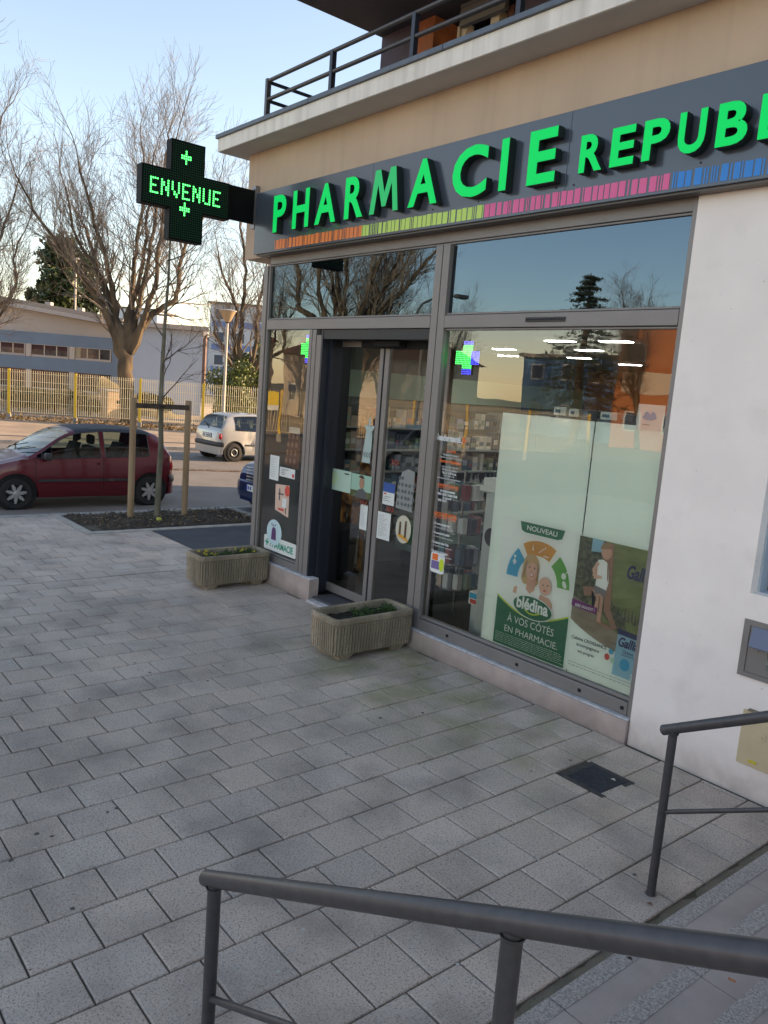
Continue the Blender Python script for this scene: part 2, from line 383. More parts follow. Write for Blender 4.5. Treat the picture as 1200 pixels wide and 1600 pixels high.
# soil of tree pit: bumpy
mb = MB(); nx, ny = 40, 70; V = []; F = []
for i in range(nx+1):
    for j in range(ny+1):
        x = -12.045+1.45*i/nx; y = -.875+3.02*j/ny
        e = min(1, min(i, nx-i)/4, min(j, ny-j)/4)
        V.append((x, y, -.02+e*(.035+.05*noise.noise((x*2.2,y*2.2,0))+.035*noise.noise((x*9,y*9,3)))))
for i in range(nx):
    for j in range(ny): a = i*(ny+1)+j; F.append((a, a+ny+1, a+ny+2, a+1))
mb.add(V, F); struct(mb.build('soil', mat('pit_soil', (.022,.016,.011), 1, col2=(.07,.05,.032), scale=9, bump=1, bscale=45), smooth='all'))
mb = MB(); rs = random.Random(11)
for i in range(900):                        # crumbs, chips and dead leaves in the pit
    x, y = rs.uniform(-11.98,-10.66), rs.uniform(-.8,2.08); s = rs.uniform(.006,.022); z = .03
    a = rs.uniform(0,6.3); c = rs.choice([(.5,.4,.3),(1.2,.95,.6),(2.2,2,1.7),(.3,.25,.2),(.8,.9,.4)])
    mb.add([(x+s*cos(a+q*1.57)*(1+.4*(q%2)), y+s*sin(a+q*1.57), z+rs.uniform(-.01,.015)) for q in range(4)]+[(x,y,z+s*.9)], [(0,1,4),(1,2,4),(2,3,4),(3,0,4)], c)
o = mb.build('soil_litter', mat('litter', (.12,.10,.08), .9, tone='tone')); o['kind'] = 'stuff'

# service cover in the pavement
t = thing('access_cover', 'dark grey square cover set in the slabs in front of the white wall', 'manhole cover', (-1.93,-.67,0))
mb = MB(); mb.box((-2.11,-.85,-.02), (-1.765,-.49,.001)); mb.build('frame', mat('cover_frame', (.06,.057,.052), .9, var=.3, scale=20, bump=.4), t)
mb = MB(); mb.box((-2.07,-.81,-.01), (-1.80,-.53,.005), bev=.004); mb.build('lid', mat('cover_lid', (.022,.026,.036), .75, var=.3, scale=30, bump=.5, bscale=50), t)

# ------------------------------------------------------------------ steps
M_step = mat('step_stone', (.44,.365,.33), .88, var=.12, scale=4, bump=.35, bscale=170, det=8)
M_nose = mat('step_nosing', (.30,.265,.245), .95, col2=(.56,.50,.45), scale=120, bump=1, bscale=150, det=2)
st = thing('stone_steps', 'grey stone steps with rough pale nosing strips, rising beside the white wall', 'steps', (-.77,-3,0))
for k in range(7):
    x0 = -.77+k*.30; z = .16*(k+1)
    x1 = x0+.30 if k < 6 else 4.5
    mb = MB(); ys = [-8.0,-6.1,-4.55,-2.62+.4*(k%2),-1.2-.35*(k%2),-.02]
    for a, b in zip(ys[:-1], ys[1:]): mb.box((x0+.012, a+.0025, z-.16 if k else -.1), (x1+.02, b-.0025, z))
    tr = mb.build('tread', M_step, st)
    mb = MB()
    for a, b in zip(ys[:-1], ys[1:]): mb.box((x0, a+.0025, z-.045), (x0+.075, b-.0025, z+.0022))
    mb.build('nosing', M_nose, tr)

def step_z(x): return 0 if x < -.77 else min(1.12, .16*(int((x+.77)/.3)+1))
def handrail(label, y, x0, z0, sl, low_dx, low_z):
    t = thing('handrail', label, 'handrail', (x0+.03, y, 0), 'handrails of the steps')
    zt = lambda x: z0+sl*(x-x0)
    mb = MB(); mb.tube([(x0-.03,y,zt(x0-.03)),(x0-.024,y,zt(x0-.024)),(1.0,y,zt(1.0)),(2.9,y,zt(1.0)+.02)], [.018,.0255,.0255,.0255], 20)
    mb.build('top_rail', M_rail, t, smooth=True)
    for px in (x0+.03, x0+1.17, x0+2.28, x0+3.6):
        mb = MB(); mb.tube([(px,y,step_z(px)-.02),(px,y,(zt(min(px,1.0)))-.008)], .0215, 16); 
        mb.lathe([(.034,0),(.034,.006),(.024,.01)], (px,y,step_z(px)+.001), n=16) if px > x0+.1 else None
        if px == x0+.03: mb.tube([(px,y,.0005),(px,y,.004)], [.03,.026], 16)
        zc = zt(min(px,1.0))-.03; mb.tube([(px,y,zc-.004),(px,y,zc),(px,y,zc+.008)], [.0216,.0245,.027], 16, cap=False)
        mb.build('post', M_rail, t, smooth=True)
    zl = lambda x: low_z+.51*(x-(x0+.05))
    mb = MB(); mb.tube([(x0+.03,y,zl(x0+.03)),(1.0,y,zl(1.0)),(2.6,y,zl(1.0)+.02)], .0115, 12); mb.build('lower_rail', M_rail, t, smooth=True)
handrail('dark grey tubular handrail nearest the viewer, crossing the foot of the picture', -3.85, -1.20, .858, .487, 0, .475)
handrail('dark grey tubular handrail standing in front of the white wall and cream meter box', -1.46, -1.07, .862, .53, 0, .452)

# ------------------------------------------------------------------ pharmacy building
B = thing('pharmacy_building', 'shop building with beige lintel, glazed grey-framed front, white wall and roof terrace', 'building', (-4,0,0))
# side + back walls, white wall right of the glazing
mb = MB(); mb.box((-2.153,0,-.1), (-1.44,.32,4.05)); mb.box((-1.44,0,-.1), (-.55,.32,1.30)); mb.box((-1.44,0,2.62), (-.55,.32,4.05)); mb.box((-.55,0,-.1), (14,.32,4.05))
mb.build('white_wall', M_wallw, B)
mb = MB()
for a, b in (((-1.442,.09,1.30),(-1.425,.318,2.62)), ((-.565,.09,1.30),(-.55,.318,2.62)), ((-1.425,.09,1.283),(-.565,.318,1.302))): mb.box(a, b)
wf = mb.build('window_reveal', mat('pale_blue_reveal', (.42,.47,.53), .7, var=.06, scale=4), B)
mb = MB(); mb.box((-1.425,.20,1.302), (-1.36,.25,2.62)); mb.box((-1.36,.20,1.302), (-.6,.25,1.36)); mb.build('window_frame', mat('brown_frame', (.055,.045,.035), .5), B)
mb = MB(); mb.add([(-1.36,.22,1.36),(-.6,.22,1.36),(-.6,.22,2.62),(-1.36,.22,2.62)], [(0,1,2,3)]); mb.build('window_pane', GL_DARK, B)
mb = MB(); mb.box((-8.06,0,4.055), (14,.32,4.99)); mb.box((-8.06,0,3.79), (-7.625,.32,4.054)); mb.box((-7.624,.02,3.80), (-2.16,.30,4.05)); mb.build('lintel_wall', M_beige, B)
mb = MB(); mb.box((-7.62,.14,3.69),(-2.16,.30,3.80)); mb.build('lintel_recess', M_navy, B)
mb = MB(); mb.box((-8.06,.322,2.96), (-7.74,24,4.99)); mb.box((-8.0,.322,-.1), (-7.74,24,2.955)); mb.box((-7.73,23.7,-.1), (14,24,4.99)); mb.build('side_wall', M_wallw, B)
# slab, fascia and capping
mb = MB(); mb.box((-8.28,-.31,4.992), (14,24.2,5.135)); mb.build('terrace_slab', M_fascia, B)
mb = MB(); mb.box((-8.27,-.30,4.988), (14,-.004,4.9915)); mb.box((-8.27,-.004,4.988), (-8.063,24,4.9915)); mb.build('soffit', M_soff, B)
mb = MB()
for i in range(12):
    a = -8.305+i*1.95; mb.box((a+.002,-.335,5.137), (a+1.946,-.18,5.182), bev=.004)
mb.box((-8.305,-.178,5.137), (-8.15,24.2,5.182)); mb.build('capping', M_cap, B)
mb = MB(); mb.box((-8.148,-.178,5.0), (14,1.86,5.10)); mb.build('terrace_floor', M_soff, B)
# upper storey set back, seen through the terrace railing
M_pur = mat('purple_render', (.065,.042,.062), .7, var=.1, scale=3, bump=.1)
M_org = mat('orange_section', (.36,.115,.04), .7, var=.25, scale=4)
mb = MB(); mb.box((-8.09,1.87,5.10), (-7.46,2.3,6.895)); mb.box((-5.76,1.87,5.10), (6,2.3,6.895)); mb.box((-7.38,1.95,5.1),(-5.76,23,5.3)); mb.box((-8.09,2.302,5.1), (-7.7,23.8,6.895)); mb.build('upper_wall', M_pur, B)
mb = MB(); mb.box((-7.455,1.90,5.10), (-7.11,2.3,6.893)); mb.build('orange_section', M_org, B)  # orange section of the upper wall, tone varied by noise
mb = MB(); mb.box((-7.108,2.15,5.302), (-5.765,2.2,6.60)); mb.build('terrace_door_glass', GL_DARK, B)
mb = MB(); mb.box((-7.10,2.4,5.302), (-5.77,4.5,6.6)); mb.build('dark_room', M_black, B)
M_cream = mat('cream_frame', (.62,.53,.40), .5)
for a, b in ((-6.82,-6.78),(-6.74,-6.66),(-6.27,-6.14)):
    mb = MB(); mb.box((a,2.02,5.302), (b,2.14,6.72)); mb.build('door_frame', M_cream, B)
mb = MB(); mb.box((-6.02,2.03,5.302), (-5.93,2.13,6.72)); mb.build('door_post', mat('brown_post', (.12,.05,.03), .5), B)
mb = MB()
for i in range(7): mb.box((-6.70,1.93+.01*(i%2),6.66+i*.034), (-5.98,2.0,6.692+i*.034))
mb.build('roller_shutter', mat('shutter_grey', (.17,.16,.15), .6), B)
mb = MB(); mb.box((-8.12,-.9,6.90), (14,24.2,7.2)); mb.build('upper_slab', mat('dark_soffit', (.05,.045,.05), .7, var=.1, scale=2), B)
mb = MB(); mb.box((-8.05,1.5,7.2), (14,24.0,10.2)); mb.build('upper_storey', M_beige, B)
# plinth
for a, b in (((-4.66,-.03,-.02), (-2.158,.30,.165)), ((-7.62,-.03,-.02), (-6.23,.10,.235))): mb = MB(); mb.box(a, b, bev=.006); mb.build('plinth', M_plinth, B)
for a, b in (((-4.655,-.026,.166), (-2.16,.30,.182)), ((-7.615,-.026,.236), (-6.235,.10,.252))): mb = MB(); mb.box(a, b, bev=.005); mb.build('plinth_ledge', M_ledge, B)
mb = MB(); mb.box((-6.225,-.06,-.02), (-4.665,.02,.03)); mb.build('door_sill', M_ledge, B)
mb = MB(); mb.box((-6.225,.021,-.02), (-4.665,.36,.055)); mb.build('threshold', mat('threshold_grey', (.075,.072,.08), .6), B)
# storefront frame
mb = MB(); y0, y1 = .015, .10
def fr(x0, x1, z0, z1, a=y0, b=y1): mb.box((x0, a, z0), (x1, b, z1), bev=.004)
fr(-7.62,-7.535,.255,3.69); fr(-7.53,-7.50,.255,3.69, .03)
mb.box((-7.62,.101,.255), (-7.55,.30,3.79))
fr(-7.498,-6.602,.255,.33); fr(-7.498,-6.602,.335,.352,.03)
fr(-6.60,-6.545,.255,2.958); fr(-6.54,-6.47,.255,2.958,.02); fr(-6.465,-6.375,.06,2.90,.025)
fr(-7.498,-4.665,2.962,3.07); fr(-7.498,-4.665,3.075,3.092,.035)
fr(-7.498,-2.20,3.70,3.79,.025); fr(-7.498,-2.20,3.682,3.698,.04)
fr(-4.66,-4.575,.06,3.68); fr(-4.565,-4.48,.185,3.68)
fr(-4.478,-2.20,2.962,3.07); fr(-4.478,-2.20,3.075,3.092,.035); fr(-4.478,-2.20,2.942,2.958,.035)
fr(-4.478,-2.20,.185,.285); fr(-4.478,-2.20,.29,.312,.035)
fr(-2.196,-2.158,.185,3.79)
mb.build('storefront_frame', M_alu, B)
for x in (-4.08,-3.25,-2.62,-2.24): mb = MB(); mb.box((x-.012,.008,.222), (x+.012,.016,.246)); mb.build('drain_cap', M_black, B)
mb = MB(); mb.box((-6.372,.025,.055), (-6.345,.42,2.955)); mb.box((-6.344,.12,.055), (-6.30,.16,2.955)); mb.build('door_reveal', M_navy, B); mb = MB(); mb.box((-6.37,.03,2.86), (-4.67,.26,2.955)); mb.build('door_header', mat('header_dark', (.02,.02,.022), .5), B)
# panes
def pane(n, x0, x1, z0, z1, y=.06, m=GL):
    mb = MB(); mb.add([(x0,y,z0),(x1,y,z0),(x1,y,z1),(x0,y,z1)], [(0,1,2,3)]); return mb.build(n, m, B, fixn=False)
pane('transom_pane', -7.505,-4.655,3.085,3.69, m=GL_DARK); pane('transom_pane', -4.485,-2.19,3.085,3.69, m=GL_DARK)
pane('sidelight_pane', -7.505,-6.595,.35,2.965); pane('display_pane', -4.485,-2.19,.31,2.945)
mb = MB(); mb.box((-7.50,.105,3.08), (-2.2,.30,3.66)); mb.build('transom_backing', M_black, B)
# vent slot
mb = MB(); mb.box((-3.53,.003,3.000), (-3.14,.014,3.036), bev=.004)
mb.build('trickle_vent', mat('vent_dark', (.045,.042,.045), .5), B)
mb = MB()
for i in range(14): mb.box((-3.52+i*.027,.0,3.012), (-3.503+i*.027,.004,3.024))
mb.build('vent_slots', M_black, B)
# sliding door leaves
def leaf(x0, x1, y):
    t_ = B; mb = MB()
    mb.box((x0,y,.075), (x0+.075,y+.045,2.86), bev=.004); mb.box((x1-.075,y,.075), (x1,y+.045,2.86), bev=.004)
    mb.box((x0+.075,y+.002,.075), (x1-.075,y+.043,.165), bev=.004); mb.box((x0+.075,y+.002,2.80), (x1-.075,y+.043,2.86), bev=.004)
    d = mb.build('sliding_door', M_alu, B)
    mb = MB(); mb.add([(x0+.07,y+.02,.16),(x1-.07,y+.02,.16),(x1-.07,y+.02,2.81),(x0+.07,y+.02,2.81)], [(0,1,2,3)]); mb.build('door_pane', GL, d, fixn=False)
    mb = MB(); mb.box((x0,y-.001,.077), (x0+.012,y+.046,2.858)) ; mb.box((x1-.012,y-.001,.077), (x1,y+.046,2.858)); mb.build('rubber_seal', M_black, d)
leaf(-6.46,-5.60,.28); leaf(-5.598,-4.62,.28)
mb = MB(); mb.box((-5.62,.14,2.80), (-5.22,.24,2.858), bev=.012); mb.box((-5.95,.245,2.79),(-4.7,.27,2.858)); mb.build('door_sensor', M_black, B)
# terrace railing
T = thing('terrace_railing', 'dark grey two-bar metal railing along the edge of the roof terrace', 'railing', (-7.27,-.26,5.18))
for zz in (5.565, 5.375):
    mb = MB(); mb.tube([(-7.27,-.26,zz),(10,-.26,zz)], .021, 12); mb.build('rail', M_rail, T, smooth=True)
    mb = MB(); mb.tube([(-7.27,-.26,zz-.01),(-7.27,8,zz-.01)], .019, 10); mb.build('rail', M_navy, T, smooth=True)
for i in range(12):
    x = -7.27+i*1.205; mb = MB(); mb.box((x-.022,-.285,5.184), (x+.022,-.235,5.56 if i else 5.585)); mb.build('post', M_rail if i == 0 else M_navy, T)
for y in (1.1,2.5,4): mb = MB(); mb.box((-7.29,y-.02,5.10), (-7.25,y+.02,5.55)); mb.build('post', M_navy, T)

# ------------------------------------------------------------------ shop sign
S = thing('shop_sign', 'long slate grey sign board with raised green PHARMACIE letters above the shop front', 'sign', (-4.5,-.06,3.8))
M_sign = mat('slate_panel', (.062,.070,.088), .22, 0, var=.03, scale=2, coat=.3)
mb = MB()
for a, b in ((-7.65,-5.485),(-5.483,-3.17),(-3.168,-1.0),(-.998,1.2)): mb.box((a,-.12,3.80), (b,-.004,4.48), bev=.003)
P_ = mb.build('panel', M_sign, S)
mb = MB(); mb.box((-7.62,-.10,3.785), (1.19,.012,3.799)); mb.build('panel_underside', mat('sign_under', (.10,.085,.075), .4), S)
for x in (-5.56,-5.41,-4.6,-4.05,-3.25,-3.09,-2.1,-6.3): mb = MB(); mb.lathe([(.007,0),(.007,.003)], (x,-.1235,3.955), 'y', 8); mb.build('screw', M_black, S)
M_let = mat('green_face', (.0,.42,.07), .55, emit=(.0,.75,.14), es=.22, spec=.2)
M_letd = mat('green_face_reflect_dim', (.0,.34,.08), .45, emit=(.0,.6,.15), es=.15)  # M face: dulling by a reflection put into its colour and glow
M_lets = mat('letter_return', (.012,.025,.022), .5)
LT = [('P',-7.12,-6.86,3.98,4.37),('H',-6.73,-6.42,3.98,4.37),('A',-6.31,-5.94,3.98,4.37),('R',-5.80,-5.50,3.98,4.37),('M',-5.40,-4.98,3.98,4.37),
      ('A',-4.85,-4.47,3.98,4.37),('C',-4.30,-3.90,3.975,4.38),('I',-3.765,-3.685,3.98,4.37),('E',-3.48,-3.21,3.98,4.37),
      ('R',-3.00,-2.80,4.0,4.257),('E',-2.74,-2.55,4.0,4.257),('P',-2.49,-2.295,4.0,4.257),('U',-2.235,-2.045,3.997,4.257),('B',-1.975,-1.775,4.0,4.257),
      ('L',-1.71,-1.545,4.0,4.257),('I',-1.46,-1.41,4.0,4.257),('Q',-1.33,-1.08,3.97,4.262),('U',-.99,-.80,3.997,4.257),('E',-.72,-.53,4.0,4.257)]
M_OUT = [(0,0),(.15,1),(.33,1),(.5,.46),(.67,1),(.85,1),(1,0),(.83,0),(.735,.66),(.565,.14),(.435,.14),(.265,.66),(.17,0)]
for ch, x0, x1, z0, z1 in LT:
    bd = .030
    if z1-z0 < .3: bd = .034
    mb = MB()
    if ch == 'M': mb.prism([(x0+u*(x1-x0), z0+v*(z1-z0)) for u, v in M_OUT], FP(-.20), 0, .068)
    else: put_text(mb, ch, x0, z0, -.20, x1-x0, z1-z0, depth=.068, bold=bd)
    L_ = mb.build('letter', M_lets, S)
    L_['label'] = 'letter '+ch
    mb = MB()
    if ch == 'M': flat(mb, [(x0+.002+u*(x1-x0-.004), z0+.002+v*(z1-z0-.004)) for u, v in M_OUT], -.2025)
    else: put_text(mb, ch, x0+.002, z0+.002, -.2025, x1-x0-.004, z1-z0-.004, bold=bd-.004)
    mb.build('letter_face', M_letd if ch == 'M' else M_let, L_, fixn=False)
rb = random.Random(21)
for nm, x0, x1, c, g in (('orange',-7.19,-5.60,(.85,.20,.03),0),('lime',-5.60,-3.97,(.55,.74,.12),0),('pink',-3.97,-2.285,(.80,.11,.30),0),('blue',-2.285,1.15,(.01,.22,.66),0)):
    mb = MB(); x = x0
    while x < x1-.01:
        w = rb.choice([.008,.010,.040,.046,.052,.058]); w = min(w, x1-x)
        mb.box((x,-.1222,3.822), (x+w,-.119,3.922+rb.uniform(-.004,.004))); x += w+rb.choice([.009,.010,.013,.020])
    o = mb.build('barcode_stripes', mat('stripe_'+nm, c, .4), S); o['label'] = nm+' barcode stripes'

# ------------------------------------------------------------------ LED cross
X = thing('pharmacy_cross', 'black LED pharmacy cross sign showing ENVENUE in green, bracketed off the facade', 'sign', (-7.75,0,4.34))
M_led_b = mat('led_black', (.005,.006,.007), .6, spec=.15)
cy, cz = -.925, 4.34; a_, h_ = .198, .52
cross = [(-a_,-h_),(a_,-h_),(a_,-a_),(h_,-a_),(h_,a_),(a_,a_),(a_,h_),(-a_,h_),(-a_,a_),(-h_,a_),(-h_,-a_),(-a_,-a_)]
mb = MB(); mb.prism([(cy+u, cz+v) for u, v in cross], lambda u, v, w: (-7.75+w, u, v), 0, -.13); mb.build('housing', M_led_b, X)
mb = MB(); mb.box((-7.80,cy+h_+.002,4.17), (-7.84,-.06,4.545)); mb.build('bracket_box', M_led_b, X)
mb = MB(); mb.box((-7.86,-.058,4.12), (-7.78,-.003,4.60)); mb.tube([(-7.82,-.075,4.55),(-7.82,-.03,4.55)], .02, 8); mb.tube([(-7.82,-.075,4.19),(-7.82,-.03,4.19)], .02, 8); mb.build('wall_plate', mat('steel', (.25,.25,.26), .4, .6), X)
P = .0245
mo = MB(); ME = [MB() for _ in range(9)]
FONT = {'E':['1111','1000','1000','1110','1000','1000','1111'],'N':['1001','1101','1101','1011','1011','1001','1001'],'V':['1001','1001','1001','1001','0101','0110','0010'],'U':['1001','1001','1001','1001','1001','1001','0111']}
lit = {}
x = -17; grp = 0
for ch in 'ENVENUE':
    for r_, row in enumerate(FONT[ch]):
        for c_, q in enumerate(row):
            if q == '1': lit[(x+c_, 3-r_)] = grp
    x += 5; grp += 1
plus = ['00100','00100','11111','11111','00100','00100']
for base_, zz in ((-2,17),(-2,-5)):
    for r_, row in enumerate(['0010','0011','1111','1111','0010','0010'] if 0 else plus):
        for c_, q in enumerate(row):
            if q == '1': lit[(base_+c_-1, zz-r_)] = grp
    grp += 1
for i in range(-20, 21):
    for j in range(-20, 21):
        u, v = i*P, j*P
        if not (abs(u) < a_-.006 or abs(v) < a_-.006): continue
        s = .0082 if (i, j) in lit else .0045
        q = [( -7.7485, cy+u-s, cz+v-s), (-7.7485, cy+u+s, cz+v-s), (-7.7485, cy+u+s, cz+v+s), (-7.7485, cy+u-s, cz+v+s)]
        me_ = ME[lit[(i, j)]] if (i, j) in lit else mo
        me_.add(q, [(0,1,2,3)])
        if (i, j) not in lit: continue
        me_.add([(-7.8815, p[1], p[2]) for p in q], [(3,2,1,0)])
mo.build('dim_led', mat('led_dim', (.01,.05,.025), .3, emit=(0,.3,.1), es=.05), X, fixn=False)  # background diodes are given a faint green glow
for k, me_ in enumerate(ME): o = me_.build('led_letter' if k < 7 else 'led_plus', mat('led_on', (.1,1,.3), .3, emit=(.08,1,.14), es=1.7), X, fixn=False)
# hidden LED glow is only what these diodes give off

# ------------------------------------------------------------------ planters
M_plan = mat('aggregate_concrete', (.31,.25,.18), .95, col2=(.52,.41,.30), scale=55, bump=1, bscale=90, det=3)
def age_planter(m):       # green-grey algae on the shaded lower flanks
    n = m.node_tree; b = n.nodes['Principled BSDF']; src = b.inputs['Base Color'].links[0].from_socket
    tc = n.nodes.new('ShaderNodeTexCoord'); z = n.nodes.new('ShaderNodeTexNoise'); z.inputs['Scale'].default_value = 5; z.inputs['Detail'].default_value = 6
    mp = n.nodes.new('ShaderNodeMapping'); mp.inputs['Scale'].default_value = (1,1,.35); n.links.new(tc.outputs['Object'], mp.inputs[0]); n.links.new(mp.outputs[0], z.inputs['Vector'])
    r = n.nodes.new('ShaderNodeMapRange'); r.inputs[1].default_value = .36; r.inputs[2].default_value = .60; r.inputs[4].default_value = .8; n.links.new(z.outputs[0], r.inputs[0])
    x = n.nodes.new('ShaderNodeMixRGB'); n.links.new(r.outputs[0], x.inputs[0]); n.links.new(src, x.inputs[1]); x.inputs[2].default_value = (.205,.172,.115,1)
    n.links.new(x.outputs[0], b.inputs['Base Color'])
age_planter(M_plan)
def rrect(cx, cy, hx, hy, r, n=12):
    o = []
    for sx, sy, a0 in ((1,1,0),(-1,1,pi/2),(-1,-1,pi),(1,-1,3*pi/2)):
        for i in range(n+1): a = a0+pi/2*i/n; o.append((cx+sx*(hx-r)+r*cos(a), cy+sy*(hy-r)+r*sin(a)))
    return o
def resample(poly, N):
    L = []; tot = 0
    for i in range(len(poly)):
        a, b = Vector(poly[i]), Vector(poly[(i+1) % len(poly)]); L.append((tot, a, b, (b-a).length)); tot += (b-a).length
    out = []; k = 0
    for i in range(N):
        s = tot*i/N
        while k+1 < len(L) and L[k+1][0] <= s: k += 1
        t0, a, b, l = L[k]; p = a.lerp(b, (s-t0)/max(l, 1e-9)); d = (b-a).normalized() if l > 0 else Vector((1,0)); out.append((p.x, p.y, d.y, -d.x))
    return out
def leaves(mb, pts, s0, s1, rng, cols, aspect=.6, flat_=0):
    for p in pts:
        s = rng.uniform(s0, s1); a = Vector((rng.gauss(0,1), rng.gauss(0,1), rng.gauss(0,1)*(1-flat_))).normalized(); b = a.orthogonal().normalized()
        b = (Matrix.Rotation(rng.uniform(0,6.3), 3, a) @ b); c = a.cross(b)*aspect; p = Vector(p); cc = rng.choice(cols)
        mb.add([p-b*s, p-c*s*.8, p+b*s, p+c*s*.8], [(0,1,2,3)], cc)
def planter(cx, cy, hx, hy, H, label, seed, flowers):
    t = thing('planter', label, 'planter', (cx,cy,0), 'concrete planters before the shop')
    N = 624; base = resample(rrect(cx,cy,hx,hy,.06), N)
    mb = MB(); rings = []
    def ring(off, z, fl): 
        vs = []
        for i, (x, y, nx_, ny_) in enumerate(base):
            ph = (i % 8)/8.0; rib = (1 if ph < .6 else 0)*fl
            o_ = off+rib; vs.append((x+nx_*o_, y+ny_*o_, z))
        return vs
    for off, z, fl in ((-.03,.05,0),(-.012,.06,0),(-.018,.075,.015),(-.010,H-.075,.015),(-.003,H-.065,0),(.006,H-.055,0),(.010,H-.045,0),(.010,H-.012,0),(.004,H-.002,0),(-.012,H,0),(-.030,H-.004,0),(-.034,H-.015,0),(-.040,H-.12,0)):
        rings.append(ring(off, z, fl))
    V = [v for r_ in rings for v in r_]; F = []
    for i in range(len(rings)-1):
        for k in range(N): a = i*N+k; b = i*N+(k+1) % N; F.append((a, b, b+N, a+N))
    F.append(tuple(range(N))[::-1]); mb.add(V, F)
    mb.build('trough', M_plan, t)
    for sy in (-1, 1):
        mb = MB(); y_ = cy+sy*(hy-.15); mb.hull([(cx-hx+.05,y_-.05,0),(cx+hx-.05,y_-.05,0),(cx+hx-.05,y_+.05,0),(cx-hx+.05,y_+.05,0)], [(cx-hx+.03,y_-.09,.06),(cx+hx-.03,y_-.09,.06),(cx+hx-.03,y_+.09,.06),(cx-hx+.03,y_+.09,.06)]); mb.build('foot', M_plan, t)
    mb = MB(); rng = random.Random(seed); V = []; F = []; a_n, b_n = 14, 36
    for i in range(a_n+1):
        for j in range(b_n+1):
            x = cx-hx+.035+(2*hx-.07)*i/a_n; y = cy-hy+.035+(2*hy-.07)*j/b_n; V.append((x, y, H-.07+.02*noise.noise((x*14,y*14,seed))))
    for i in range(a_n):
        for j in range(b_n): a = i*(b_n+1)+j; F.append((a, a+b_n+1, a+b_n+2, a+1))
    mb.add(V, F); so_ = mb.build('soil', mat('potting_soil', (.018,.013,.009), 1, var=.4, scale=30, bump=1, bscale=60), t, smooth='all')
    mb = MB(); pts = []
    for c in range(flowers[0]):
        x, y = rng.uniform(cx-hx+.09, cx+hx-.09), rng.uniform(cy-hy+.09, cy+hy-.09)
        if flowers[2] and rng.random() < .5 and y < cy-.05: y = cy+abs(y-cy)
        for q in range(70):
            a = rng.uniform(0, 6.3); rr = rng.uniform(0,.055)**1; pts.append((x+rr*cos(a), y+rr*sin(a), H-.06+rng.uniform(0,.062)*(1-rr/.09)))
    leaves(mb, pts, .006,.014, rng, [(1,1,1),(.7,.9,.7),(1.5,1.5,.9),(.5,.7,.5)], .55)
    fo = mb.build('foliage', mat('small_leaf', (.045,.085,.018), .6, tone='tone'), t, fixn=False)
    if flowers[1]:
        mb = MB()
        for q in range(flowers[1]):
            x, y = rng.uniform(cx-hx+.08, cx+hx-.08), rng.choice([rng.uniform(cy-hy+.08, cy-hy+.25), rng.uniform(cy+.1, cy+hy-.1)])
            leaves(mb, [(x+rng.gauss(0,.008), y+rng.gauss(0,.008), H+rng.uniform(-.012,.006)) for _ in range(9)], .006,.011, rng, [(1,1,1)], .8)
        mb.build('yellow_flowers', mat('petal', (.75,.62,.04), .6), t, fixn=False)
planter(-4.675,-.497,.205,.452,.39,'ribbed concrete planter nearest the viewer with few green sprigs, by the display window', 4, (17,0,1))
planter(-7.24,-.482,.205,.445,.395,'ribbed concrete planter with small yellow flowers, at the far corner of the shop', 9, (24,14,0))

# ------------------------------------------------------------------ window graphics
C_ = lambda n, c, r=.5: mat(n, c, r)
FILM = .080
fm = thing('window_film', 'plain mint white film lining the lower part of the display window', 'window film', (-2.95,.08,.32))
M_film = mat('mint_film', (.88,.95,.87), .5, var=.02, scale=2)
for a, b in ((-3.735,-2.812),(-2.800,-2.192)):
    mb = MB(); mb.box((a,FILM,.315), (b,FILM+.004,2.27)); mb.build('film_sheet', M_film, fm)
def LAY(k): return FILM-.0016*(k+1)
M_white = C_('print_white', (.88,.90,.86)); M_dgreen = C_('print_deep_green', (.0,.165,.065)); M_lime = C_('print_lime', (.60,.72,.03))
M_cyan = C_('print_cyan', (.055,.40,.60)); M_oran = C_('print_orange', (.68,.34,.05)); M_leafg = C_('print_leaf_green', (.13,.42,.055)); M_skin = C_('print_skin', (.68,.42,.29)); M_blond = C_('print_blond', (.62,.45,.22))
M_skin2 = C_('print_skin_light', (.74,.50,.37)); M_txt = C_('print_dark_text', (.05,.055,.07)); M_lip = C_('print_lip', (.55,.12,.10)); M_eye = C_('print_eye', (.06,.04,.03))
M_field = mat('print_field', (.17,.21,.05), .5, col2=(.28,.31,.10), scale=4, stretch=(1,1,3)); M_bush = mat('print_bush', (.035,.05,.015), .5, col2=(.16,.17,.07), scale=28); M_stone = mat('print_stone', (.26,.21,.14), .5, col2=(.36,.30,.20), scale=7, stretch=(1,1,3))
M_purp = C_('print_purple', (.22,.02,.20)); M_blu = C_('print_navy', (.02,.03,.12)); M_pale = C_('print_pale_blue', (.33,.56,.66)); M_red = C_('print_red', (.62,.07,.05)); M_skin3 = C_('print_skin_shade', (.40,.22,.13))
def part_flat(name, polys, k, m, parent, y=None):
    mb = MB()
    for i, p in enumerate(polys): flat(mb, p, (LAY(k) if y is None else y)-i*.00011)
    return mb.build(name, m, parent, fixn=False)
def band_poly(cx, cz, r0, r1, a0, a1, n=16):
    return [(cx+r1*cos(R(a0+(a1-a0)*i/n)), cz+r1*sin(R(a0+(a1-a0)*i/n))) for i in range(n+1)]+[(cx+r0*cos(R(a1+(a0-a1)*i/n)), cz+r0*sin(R(a1+(a0-a1)*i/n))) for i in range(n+1)]
p1 = thing('poster', 'green and white baby food poster with a smiling blonde woman and baby', 'poster', (-3.2,.078,.31))
part_flat('sheet', [[(-3.61,.32),(-2.84,.32),(-2.84,1.415),(-3.61,1.415)]], 0, M_white, p1)
